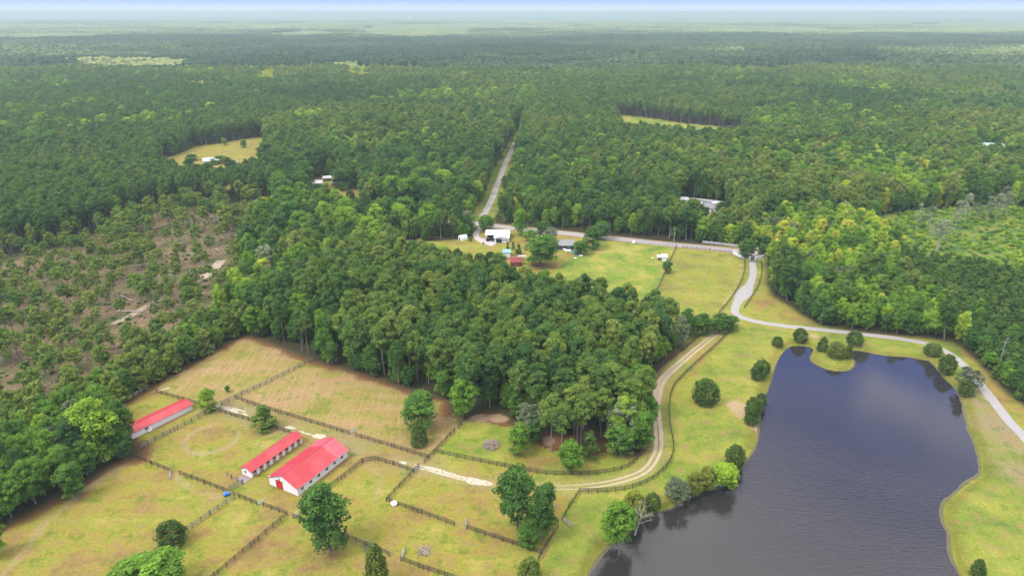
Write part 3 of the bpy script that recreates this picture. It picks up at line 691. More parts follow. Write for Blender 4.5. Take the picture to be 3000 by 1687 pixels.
for i in range(2):
    rg = np.random.default_rng(280 + i); h = 15.0; cw = 4.6; cl = []
    for k in range(110):
        t = rg.uniform(.05, 1); rr_ = cw * math.sqrt(max(.03, 1 - ((t - .5) / .56) ** 2)) * math.sqrt(rg.random()); a = rg.random() * 6.283
        cl.append((rr_ * math.cos(a), rr_ * math.sin(a), 1.8 + (h - 2.6) * t, rg.uniform(.6, 1.15)))
    add_proto('greyoak', i, h, 2 * cw, cl, 36, 0.22, M['pale'], M['greybark'], snag(rg, h * .95, 0.25, 6, 4.0), 0.35, 1.0)

# ------------------------------------------------------------------ placing the woods
def jgrid(x0, x1, y0, y1, sp, jit=0.42):
    nx_ = int((x1 - x0) / sp); ny_ = int((y1 - y0) / (sp * 0.87))
    X, Y = np.meshgrid(np.arange(nx_), np.arange(ny_)); X = X + 0.5 * (Y % 2)
    x = x0 + X.ravel() * sp; y = y0 + Y.ravel() * sp * .87
    return x + RNG.uniform(-jit, jit, x.size) * sp, y + RNG.uniform(-jit, jit, x.size) * sp
def in_view(x, y, z, mu=70, mv=120):
    u, v = proj(x, y, z); return (u > -mu) & (u < 2576 + mu) & (v < 1449 + mv)
def road_clear(x, y, k=0.0):
    rx = np.interp(y, NORTH_ROAD[:, 1], NORTH_ROAD[:, 0]); side = x - rx
    strip_ = (y > 405) & (y < 640) & (side > -5.5 - k) & (side < 10.5 + k)
    return (dist_line(x, y, MAIN_ROAD, False, 30) > 8.5 + k) & (dist_line(x, y, NORTH_ROAD, False, 30) > 6.5 + k) & ~strip_
R_SINGLE = 1450.0
trees = []     # rows: kind, x, y, scale_xy, scale_z, rot, tint, variant
def put(kind, x, y, sxy, sz, tint):
    n = len(x); trees.append((kind, x, y, sxy, sz, RNG.random(n) * 6.283, tint, RNG.integers(0, len(PROTO[kind]), n)))
def base_ok(x, y):
    ok = in_view(x, y, 10) & ~inside(x, y, open_big) & road_clear(x, y)
    for p in (FIELD_FAR, CLEARING, HOUSE_GAP, POOL_GAP, GREEN_GAP): ok &= ~inside(x, y, p)
    return ok
# 1. general woodland
x, y = jgrid(-1250, 1250, 95, R_SINGLE, 5.9)
ok = base_ok(x, y) & ~inside(x, y, THIN) & ~inside(x, y, SCRUB) & ~inside(x, y, YPINE) & ~inside(x, y, HEDGE) & ~inside(x, y, PLANT)
x, y = x[ok], y[ok]
u, v = proj(x, y, 14.0)
n1 = vnoise(x, y, 70, 31); n2 = vnoise(x, y, 26, 32); n3 = vnoise(x, y, 230, 33); n4 = vnoise(x, y, 120, 34)
pb = 0.40 + 0.9 * (n1 - .5) + 0.5 * (n2 - .5) + 0.5 * (n3 - .5)                       # chance of a broadleaf tree
pb = np.where(inside(x, y, LIMEWOOD), pb + 0.5, pb)
pb = np.where(inside(x, y, MIXLEFT), pb + 0.38, pb)
central = (y < 345) & (u > 850) & (u < 1760)
pb = np.where(central, pb - 0.22, pb)
pb = np.where((u > 1550) & (u < 1900) & (v > 225) & (v < 310), -1, pb)                   # pine stand behind the clearing
ed = dist_line(x, y, open_big, True, 30)
pb = np.where((ed < 5) & (y < 300) & (u < 1760), pb + 0.12, pb)
lclump = (u < 420) & (v > 930)
pb = np.where(lclump, pb + 0.55, pb)
isb = RNG.random(x.size) < pb
# tints
tp = 0.52 + 0.45 * (n3 - .5) + 0.34 * (n1 - .5) + RNG.normal(0, 0.14, x.size)
tp = np.where(central, tp + 0.10, tp)
tb = 0.44 + 0.40 * (n1 - .5) + 0.30 * (vnoise(x, y, 320, 35) - .5) + RNG.normal(0, 0.14, x.size) + np.where(RNG.random(x.size) < 0.14, 0.26, 0)
tb = np.where(inside(x, y, LIMEWOOD), tb + 0.12 + 0.2 * (n2 - .5), tb)
tb = np.where(lclump, 0.47 + RNG.normal(0, .06, x.size), tb)
for (u0, v0), (u1, v1) in BRIGHT_TREES:
    bm = (u > u0) & (u < u1) & (v > v0) & (v < v1); tb = np.where(bm, 0.93, tb); isb = isb | bm
hs = 1 + 0.20 * (vnoise(x, y, 40, 37) - .5) + RNG.normal(0, 0.08, x.size)
hs = hs + np.where(y > 345, .52 * (n4 - .5) + .30 * (n3 - .5), 0)
hs = np.where(inside(x, y, LIMEWOOD), hs * 0.86, hs); hs = np.where(lclump, hs * .8, hs)
keep = ~((y > 720) & (u < 1400) & (np.abs(vnoise(x, y, 260, 38) - .5) < .010)) & ~((y > 345) & (vnoise(x, y, 17, 39) < .07))
x, y, u, v, isb, tp, tb, hs = [q_[keep] for q_ in (x, y, u, v, isb, tp, tb, hs)]
pm = ~isb
gr = isb & (RNG.random(x.size) < .07); isb = isb & ~gr
put('greyoak', x[gr], y[gr], hs[gr] * .8, hs[gr] * .95, RNG.uniform(.05, .6, gr.sum()))
put('pine', x[pm], y[pm], hs[pm] * RNG.uniform(.74, 1.1, pm.sum()), hs[pm], tp[pm])
put('broad', x[isb], y[isb], hs[isb] * RNG.uniform(.62, 1.02, isb.sum()), hs[isb] * RNG.uniform(.85, 1.12, isb.sum()), tb[isb])
# understorey broadleaf along visible wood edges
x, y = jgrid(-420, 430, 110, 420, 5.0)
ed = dist_line(x, y, open_big, True, 30)
ok = in_view(x, y, 5) & ~inside(x, y, open_big) & (ed < 7) & road_clear(x, y) & (RNG.random(x.size) < .55) & ~inside(x, y, HEDGE)
x, y = x[ok], y[ok]; put('broad', x, y, RNG.uniform(.45, .62, x.size), RNG.uniform(.4, .62, x.size), RNG.uniform(.2, .55, x.size))
x, y = jgrid(-900, 900, 95, 620, 8.0)
ok = base_ok(x, y) & ~inside(x, y, THIN) & ~inside(x, y, SCRUB) & ~inside(x, y, YPINE) & ~inside(x, y, HEDGE) & ~inside(x, y, PLANT) & (RNG.random(x.size) < .7)
x, y = x[ok], y[ok]; put('broad', x, y, RNG.uniform(.55, .8, x.size), RNG.uniform(.5, .8, x.size), RNG.uniform(.35, .7, x.size))
# large rounded hardwoods scattered through the middle distance
x, y = jgrid(-1250, 1250, 360, R_SINGLE, 17)
u, v = proj(x, y, 14.0)
ok = base_ok(x, y) & road_clear(x, y, 4.5) & ~inside(x, y, THIN) & ~inside(x, y, SCRUB) & ~inside(x, y, YPINE) & ~inside(x, y, HEDGE) & (RNG.random(x.size) < 1.5 * (vnoise(x, y, 140, 46) - .30)) & ~((y < 560) & inside(x, y, PLANT)) & ~((u > 1530) & (u < 1900) & (v > 225) & (v < 320))
x, y = x[ok], y[ok]; hs = RNG.uniform(1.15, 1.55, x.size)
put('broad', x, y, hs * RNG.uniform(.95, 1.25, x.size), hs * .98, np.clip(.46 + .45 * (vnoise(x, y, 90, 47) - .5) + RNG.normal(0, .12, x.size), .1, .95))
# 2. left pine plantation
x, y = jgrid(-1250, 200, 280, R_SINGLE, 6.0, 0.36)
ok = base_ok(x, y) & inside(x, y, PLANT) & ~inside(x, y, THIN)
x, y = x[ok], y[ok]; hs = 1.0 + RNG.normal(0, .07, x.size) + .20 * (vnoise(x, y, 60, 41) - .5) + np.where(y > 520, .30 * (vnoise(x, y, 150, 43) - .5), 0)
kk = ~((y > 560) & (np.abs(vnoise(x, y, 240, 44) - .5) < .012)); bb = (RNG.random(x.size) < np.where(y > 520, .65 * (vnoise(x, y, 110, 45) - .35), .02)) & kk
put('broad', x[bb], y[bb], hs[bb] * .95, hs[bb] * 1.05, RNG.normal(.42, .10, bb.sum()))
kk &= ~bb; x, y, hs = x[kk], y[kk], hs[kk]
put('pine', x, y, hs * RNG.uniform(.78, 1.0, x.size), hs, 0.40 + 0.20 * (vnoise(x, y, 90, 42) - .5) + RNG.normal(0, .08, x.size))
# 3. thinned stand
x, y = jgrid(-430, 0, 160, 470, 6.0, 0.48)
dens = vnoise(x, y, 32, 51)
ok = in_view(x, y, 8) & inside(x, y, THIN) & (RNG.random(x.size) < 0.40 + 1.0 * (dens - .38)) & ~inside(x, y, open_big)
u, v = proj(x, y, 6); ok &= ~((u > 390) & (u < 560) & (v > 560) & (v < 690) & (RNG.random(x.size) < .6))
x, y = x[ok], y[ok]; hs = RNG.uniform(.55, 1.02, x.size); u, v = proj(x, y, 6)
hs = np.where(v < 580, hs * 1.25, hs)
put('thinpine', x, y, hs * RNG.uniform(.95, 1.25, x.size), hs, RNG.normal(.58, .10, x.size))
x, y = jgrid(-430, 0, 160, 470, 2.9, 0.5)
ok = in_view(x, y, 2) & inside(x, y, THIN) & (RNG.random(x.size) < 0.10 + 0.9 * (vnoise(x, y, 16, 53) - .40))
x, y = x[ok], y[ok]; hs = RNG.uniform(.3, .62, x.size)
put('bush', x, y, hs, hs * RNG.uniform(.6, 1.1, x.size), RNG.normal(.46, .1, x.size))
# 4. dense low belt between the thinned stand and the hay fields
x, y = jgrid(-400, 0, 150, 330, 4.2, .4)
ok = in_view(x, y, 6, 90, 200) & inside(x, y, HEDGE) & ~inside(x, y, open_big)
x, y = x[ok], y[ok]; r_ = RNG.random(x.size); hs = RNG.uniform(.85, 1.25, x.size)
k = r_ < .80; put('youngpine', x[k], y[k], hs[k], hs[k] * RNG.uniform(.85, 1.1, k.sum()), RNG.normal(.62, .09, k.sum()))
k = (r_ >= .80) & (r_ < .97); put('broad', x[k], y[k], hs[k] * .6, hs[k] * .62, RNG.uniform(.3, .62, k.sum()))
# 5. scrub and young plantation on the right
x, y = jgrid(150, 900, 240, 620, 3.6, .5)
ok = in_view(x, y, 2) & inside(x, y, SCRUB) & (RNG.random(x.size) < .62 + .9 * (vnoise(x, y, 24, 61) - .4))
x, y = x[ok], y[ok]; hs = RNG.uniform(.45, 1.25, x.size); put('bush', x, y, hs, hs * RNG.uniform(.7, 1.3, x.size), RNG.normal(.66, .11, x.size))
x, y = jgrid(150, 800, 140, 520, 4.1, .42)
ok = in_view(x, y, 4) & inside(x, y, YPINE) & ~inside(x, y, open_big)
x, y = x[ok], y[ok]; hs = RNG.uniform(.55, .85, x.size)
k = RNG.random(x.size) < .9; put('youngpine', x[k], y[k], hs[k], hs[k] * RNG.uniform(.9, 1.2, k.sum()), RNG.normal(.40, .08, k.sum()))
k = ~k; put('broad', x[k], y[k], hs[k] * .7, hs[k] * .7, RNG.uniform(.2, .6, k.sum()))

# split: the nearest 300 pines and 300 broadleaf trees in the frame become individuals, the rest one mass per kind
pine_rows, broad_rows, bush_rows = [], [], []
for (kind, x, y, sx, sz, rt, ti, va) in trees:
    dst = {'pine': pine_rows, 'youngpine': pine_rows, 'thinpine': pine_rows, 'broad': broad_rows, 'greyoak': broad_rows, 'bush': bush_rows}[kind]
    for i in range(len(x)): dst.append((kind, float(x[i]), float(y[i]), float(sx[i]), float(sz[i]), float(rt[i]), float(np.clip(ti[i], .02, .98)), int(va[i])))
print('pines', len(pine_rows), 'broadleaf', len(broad_rows), 'bushes', len(bush_rows))
def split_near(rows, n):
    a = np.array([(r[1], r[2], PROTO[r[0]][0]['h'] * r[4]) for r in rows])
    u, v = proj(a[:, 0], a[:, 1], a[:, 2] * .8)
    d = np.sqrt(a[:, 0] ** 2 + a[:, 1] ** 2 + (a[:, 2] * .8 - CAM_H) ** 2) / np.maximum(a[:, 2], 3) ** .5 * 4
    inn = (u > 5) & (u < 2571) & (v > 5) & (v < 1444)
    o = np.argsort(np.where(inn, d, 1e9))[:n]; s = set(o.tolist())
    return [rows[i] for i in o], [r for i, r in enumerate(rows) if i not in s]
near_p, mass_p = split_near(pine_rows, 300)
near_b, mass_b = split_near(broad_rows, 270)
near_s, mass_s = split_near(bush_rows, 40)

_gn = {}
def mass(name, rows, kinds, label, tilt=0.06):
    """one object: a point per tree, trees instanced on the points"""
    base = {}; protos = []
    for k in kinds:
        base[k] = len(protos); protos += [p['all'] for p in PROTO[k]]
    col = bpy.data.collections.new(name + '_stock')
    for i, pm_ in enumerate(protos):
        o = bpy.data.objects.new('stock_%03d_%s' % (i, name), pm_); col.objects.link(o)
    a = np.array([(r[1], r[2], r[3], r[4], r[5], r[6], base[r[0]] + r[7]) for r in rows])
    me = bpy.data.meshes.new(name); me.vertices.add(len(a))
    me.vertices.foreach_set('co', np.stack([a[:, 0], a[:, 1], np.zeros(len(a))], 1).astype(np.float32).ravel())
    def attr(n, t, vals, fld='value'):
        at_ = me.attributes.new(n, t, 'POINT'); at_.data.foreach_set(fld, vals)
    attr('scl', 'FLOAT_VECTOR', np.stack([a[:, 2], a[:, 2], a[:, 3]], 1).astype(np.float32).ravel(), 'vector')
    attr('rot', 'FLOAT_VECTOR', np.stack([RNG.normal(0, tilt, len(a)), RNG.normal(0, tilt, len(a)), a[:, 4]], 1).astype(np.float32).ravel(), 'vector')
    attr('tint', 'FLOAT', a[:, 5].astype(np.float32)); attr('pick', 'INT', a[:, 6].astype(np.int32))
    o = link(name, me); o['kind'] = 'stuff'; o['label'] = label
    ng = bpy.data.node_groups.new(name, 'GeometryNodeTree')
    ng.interface.new_socket('Geometry', in_out='INPUT', socket_type='NodeSocketGeometry')
    ng.interface.new_socket('Geometry', in_out='OUTPUT', socket_type='NodeSocketGeometry')
    L = ng.links.new; nn = ng.nodes.new
    gi = nn('NodeGroupInput'); go = nn('NodeGroupOutput'); ip = nn('GeometryNodeInstanceOnPoints'); ci = nn('GeometryNodeCollectionInfo')
    ci.inputs['Collection'].default_value = col; ci.inputs['Separate Children'].default_value = True; ci.inputs['Reset Children'].default_value = True
    def na(n, t):
        x_ = nn('GeometryNodeInputNamedAttribute'); x_.data_type = t; x_.inputs['Name'].default_value = n; return x_.outputs['Attribute']
    ip.inputs['Pick Instance'].default_value = True
    L(gi.outputs[0], ip.inputs['Points']); L(ci.outputs[0], ip.inputs['Instance']); L(na('pick', 'INT'), ip.inputs['Instance Index'])
    er = nn('FunctionNodeEulerToRotation'); L(na('rot', 'FLOAT_VECTOR'), er.inputs[0]); L(er.outputs[0], ip.inputs['Rotation'])
    L(na('scl', 'FLOAT_VECTOR'), ip.inputs['Scale']); L(ip.outputs[0], go.inputs[0])
    md = o.modifiers.new('planting', 'NODES'); md.node_group = ng
    return o
mass('pine_forest', mass_p, ['pine', 'youngpine', 'thinpine'], 'pine forest running from the farm back to the hazy distance')
mass('broadleaf_forest', mass_b, ['broad', 'greyoak'], 'broadleaf woodland mixed among the pines up to the middle distance')
mass('undergrowth', mass_s, ['bush'], 'low green brush covering the thinned stand and the scrub clearing')

# far canopy: patches of simple crowns out to where single trees can no longer be told apart
ME_ICO = None
def ico_dome(rg, nseg=7):
    vs = [(0, 0, 1)]; 
    for k, (r_, z_) in enumerate(((.55, .80), (.95, .30), (.85, -.35))):
        for i in range(nseg):
            t = 6.283 * (i + .5 * k) / nseg; j = 1 + rg.normal() * .12; vs.append((r_ * j * math.cos(t), r_ * j * math.sin(t), z_ + rg.normal() * .08))
    fs = [(0, 1 + i, 1 + (i + 1) % nseg) for i in range(nseg)]
    for k in range(2):
        a = 1 + k * nseg; b = a + nseg
        for i in range(nseg):
            j = (i + 1) % nseg; fs += [(a + i, b + i, a + j), (b + i, b + j, a + j)]
    return np.array(vs), np.array(fs)
PATCH = 60.0
stock = []
for i in range(5):
    rg = np.random.default_rng(300 + i); Vs, Fs, Lv = [], [], []; b = 0
    for gx_ in range(9):
        for gy2 in range(9):
            cx = (gx_ + rg.uniform(.1, .9)) / 9 * PATCH - PATCH / 2; cy = (gy2 + rg.uniform(.1, .9)) / 9 * PATCH - PATCH / 2
            v_, f_ = ico_dome(rg); r_ = rg.uniform(3.2, 5.2); hh = rg.uniform(11, 18)
            v_ = v_ * np.array((r_, r_, r_ * rg.uniform(.7, 1.1))) + np.array((cx, cy, hh))
            Vs.append(v_); Fs.append(f_ + b); b += len(v_); Lv.append(np.full(len(v_), rg.random()))
    stock.append(mesh_np('canopy_patch', np.vstack(Vs), np.vstack(Fs), [M['canopy']], attr={'leafvar': np.concatenate(Lv)}))
PROTO['patch'] = [dict(all=m_, h=18, w=PATCH) for m_ in stock]
rows = []
yy = R_SINGLE + PATCH / 2
farp = []
while yy < 9500:
    half = 0.80 * yy + 200; nxp = int(2 * half / (PATCH * .95)); xs = (np.arange(nxp) - nxp / 2) * PATCH * .95 + RNG.uniform(-6, 6, nxp)
    farp.append(np.stack([xs, np.full(nxp, yy) + RNG.uniform(-6, 6, nxp)], 1)); yy += PATCH * .95
fp = np.vstack(farp); x, y = fp[:, 0], fp[:, 1]
ok = in_view(x, y, 10, 150, 0)
x, y = x[ok], y[ok]; u, v = proj(x, y, 15)
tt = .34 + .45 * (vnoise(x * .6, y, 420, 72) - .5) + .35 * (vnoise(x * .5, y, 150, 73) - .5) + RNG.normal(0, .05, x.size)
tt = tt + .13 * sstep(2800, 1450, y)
tt = tt + .60 * sstep(98, 80, v + 14 * (vnoise(x, y, 900, 74) - .5)) * (.35 + .9 * vnoise(x * .35, y, 700, 75))  # paler towards the horizon: far sun and haze put into the canopy tint
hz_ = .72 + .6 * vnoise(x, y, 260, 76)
for bpoly in PAINTED_SUN_UV:
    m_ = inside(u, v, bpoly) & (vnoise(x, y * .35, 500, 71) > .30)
    tt = np.where(m_, .86 + RNG.normal(0, .06, x.size), tt); hz_ = np.where(m_, .55, hz_)  # sunlit bands painted as a pale tint on lower canopy
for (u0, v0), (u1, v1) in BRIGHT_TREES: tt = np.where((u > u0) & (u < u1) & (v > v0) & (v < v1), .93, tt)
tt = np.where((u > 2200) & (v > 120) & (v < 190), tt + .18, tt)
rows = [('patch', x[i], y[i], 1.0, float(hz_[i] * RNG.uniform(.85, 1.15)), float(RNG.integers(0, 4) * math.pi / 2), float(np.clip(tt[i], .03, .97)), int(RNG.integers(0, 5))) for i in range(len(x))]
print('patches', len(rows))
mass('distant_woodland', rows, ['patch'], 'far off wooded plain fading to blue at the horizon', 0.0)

# ------------------------------------------------------------------ individual trees
def plant(kind, name, x, y, sx, sz, rot, tint, var, label, cat, group):
    p = PROTO[kind][var % len(PROTO[kind])]
    t = thing(name, label, cat, (x, y, -0.02), rot, group); t.scale = (sx, sx, sz)
    for part, me_ in (('trunk', p['trunk']), ('crown', p['crown'])):
        o = link(part, me_, t); o['tint'] = tint
    return t
LAND = [('the long shed', P(400, 1060)), ('the big red-roofed barn', P(780, 1190)), ('the apex of the hay field', P(627, 838)), ('the brush pile', P(1235, 1120)),
 ('the white house', P(1250, 600)), ('the dark red shed', P(1295, 662)), ('the white gate walls', P(1890, 655)), ('the bend of the paved drive', P(1848, 785)),
 ('the pond islet', P(2095, 915)), ('the bend of the dirt track', P(1650, 1080)), ('the road junction', P(1206, 560)), ('the utility pole', P(1695, 603)),
 ('the photo\'s lower left corner', P(0, 1440)), ('the photo\'s left edge', P(0, 1000)), ('the photo\'s right edge', P(2570, 1000)), ('the round worn ring', P(533, 1103)),
 ('the tall dead tree', P(493, 610)), ('the bright tree by the shed', P(525, 1033)), ('the bare-trunked pines', P(1440, 1120)), ('the far hay field edge', P(860, 920)),
 ('the centre of the wood', P(1250, 880)), ('the left part of the wood', P(950, 820)), ('the east part of the wood', P(1550, 900)), ('the gravel drive start', P(1180, 1030)),
 ('the grey roofed house', P(1412, 620)), ('the north end of the pond', P(2250, 860)), ('the logging track', P(530, 690)), ('the top left stand', P(200, 760))]
ORD = ['closest', 'second closest', 'third closest', 'fourth closest', 'fifth closest', 'sixth closest', 'seventh closest', 'eighth closest', 'ninth closest', 'tenth closest',
       'eleventh closest', 'twelfth closest', 'thirteenth closest', 'fourteenth closest', 'fifteenth closest', 'sixteenth closest', 'seventeenth closest', 'eighteenth closest', 'nineteenth closest', 'twentieth closest']
def hue(kind, t):
    if kind in ('pine', 'youngpine', 'thinpine'): return 'deep green' if t < .42 else ('olive green' if t < .6 else 'yellowish olive')
    if kind == 'greyoak': return 'grey green'
    return 'dark green' if t < .36 else ('mid green' if t < .52 else ('bright green' if t < .72 else 'lime yellow'))
def place_rows(rows, noun, cat, group, name):
    info = []
    for r in rows:
        d = [(math.hypot(r[1] - l[1][0], r[2] - l[1][1]), i) for i, l in enumerate(LAND)]; dd, li = min(d)
        info.append((li, hue(r[0], r[6]), dd, r))
    info.sort(key=lambda t: t[2]); cnt = {}
    for li, hu, dd, r in info:
        k = cnt.get((li, hu), 0); cnt[(li, hu)] = k + 1
        sz = 'low ' if PROTO[r[0]][0]['h'] * r[4] < 9 else ('tall ' if PROTO[r[0]][0]['h'] * r[4] > 17 else '')
        od = ORD[k] if k < 20 else '%dth closest' % (k + 1)
        lab = '%s%s %s, %s such to %s' % (sz, hu, noun, od, LAND[li][0])
        plant(r[0], name, r[1], r[2], r[3], r[4], r[5], r[6], r[7], lab, cat, group)
place_rows(near_p, 'pine', 'pine tree', 'pines of the woods around the fields', 'pine_tree')
place_rows(near_b, 'leafy tree', 'tree', 'broadleaf trees of the woods around the fields', 'broadleaf_tree')
place_rows(near_s, 'bush', 'bush', 'bushes in the brush of the thinned stand', 'bush')

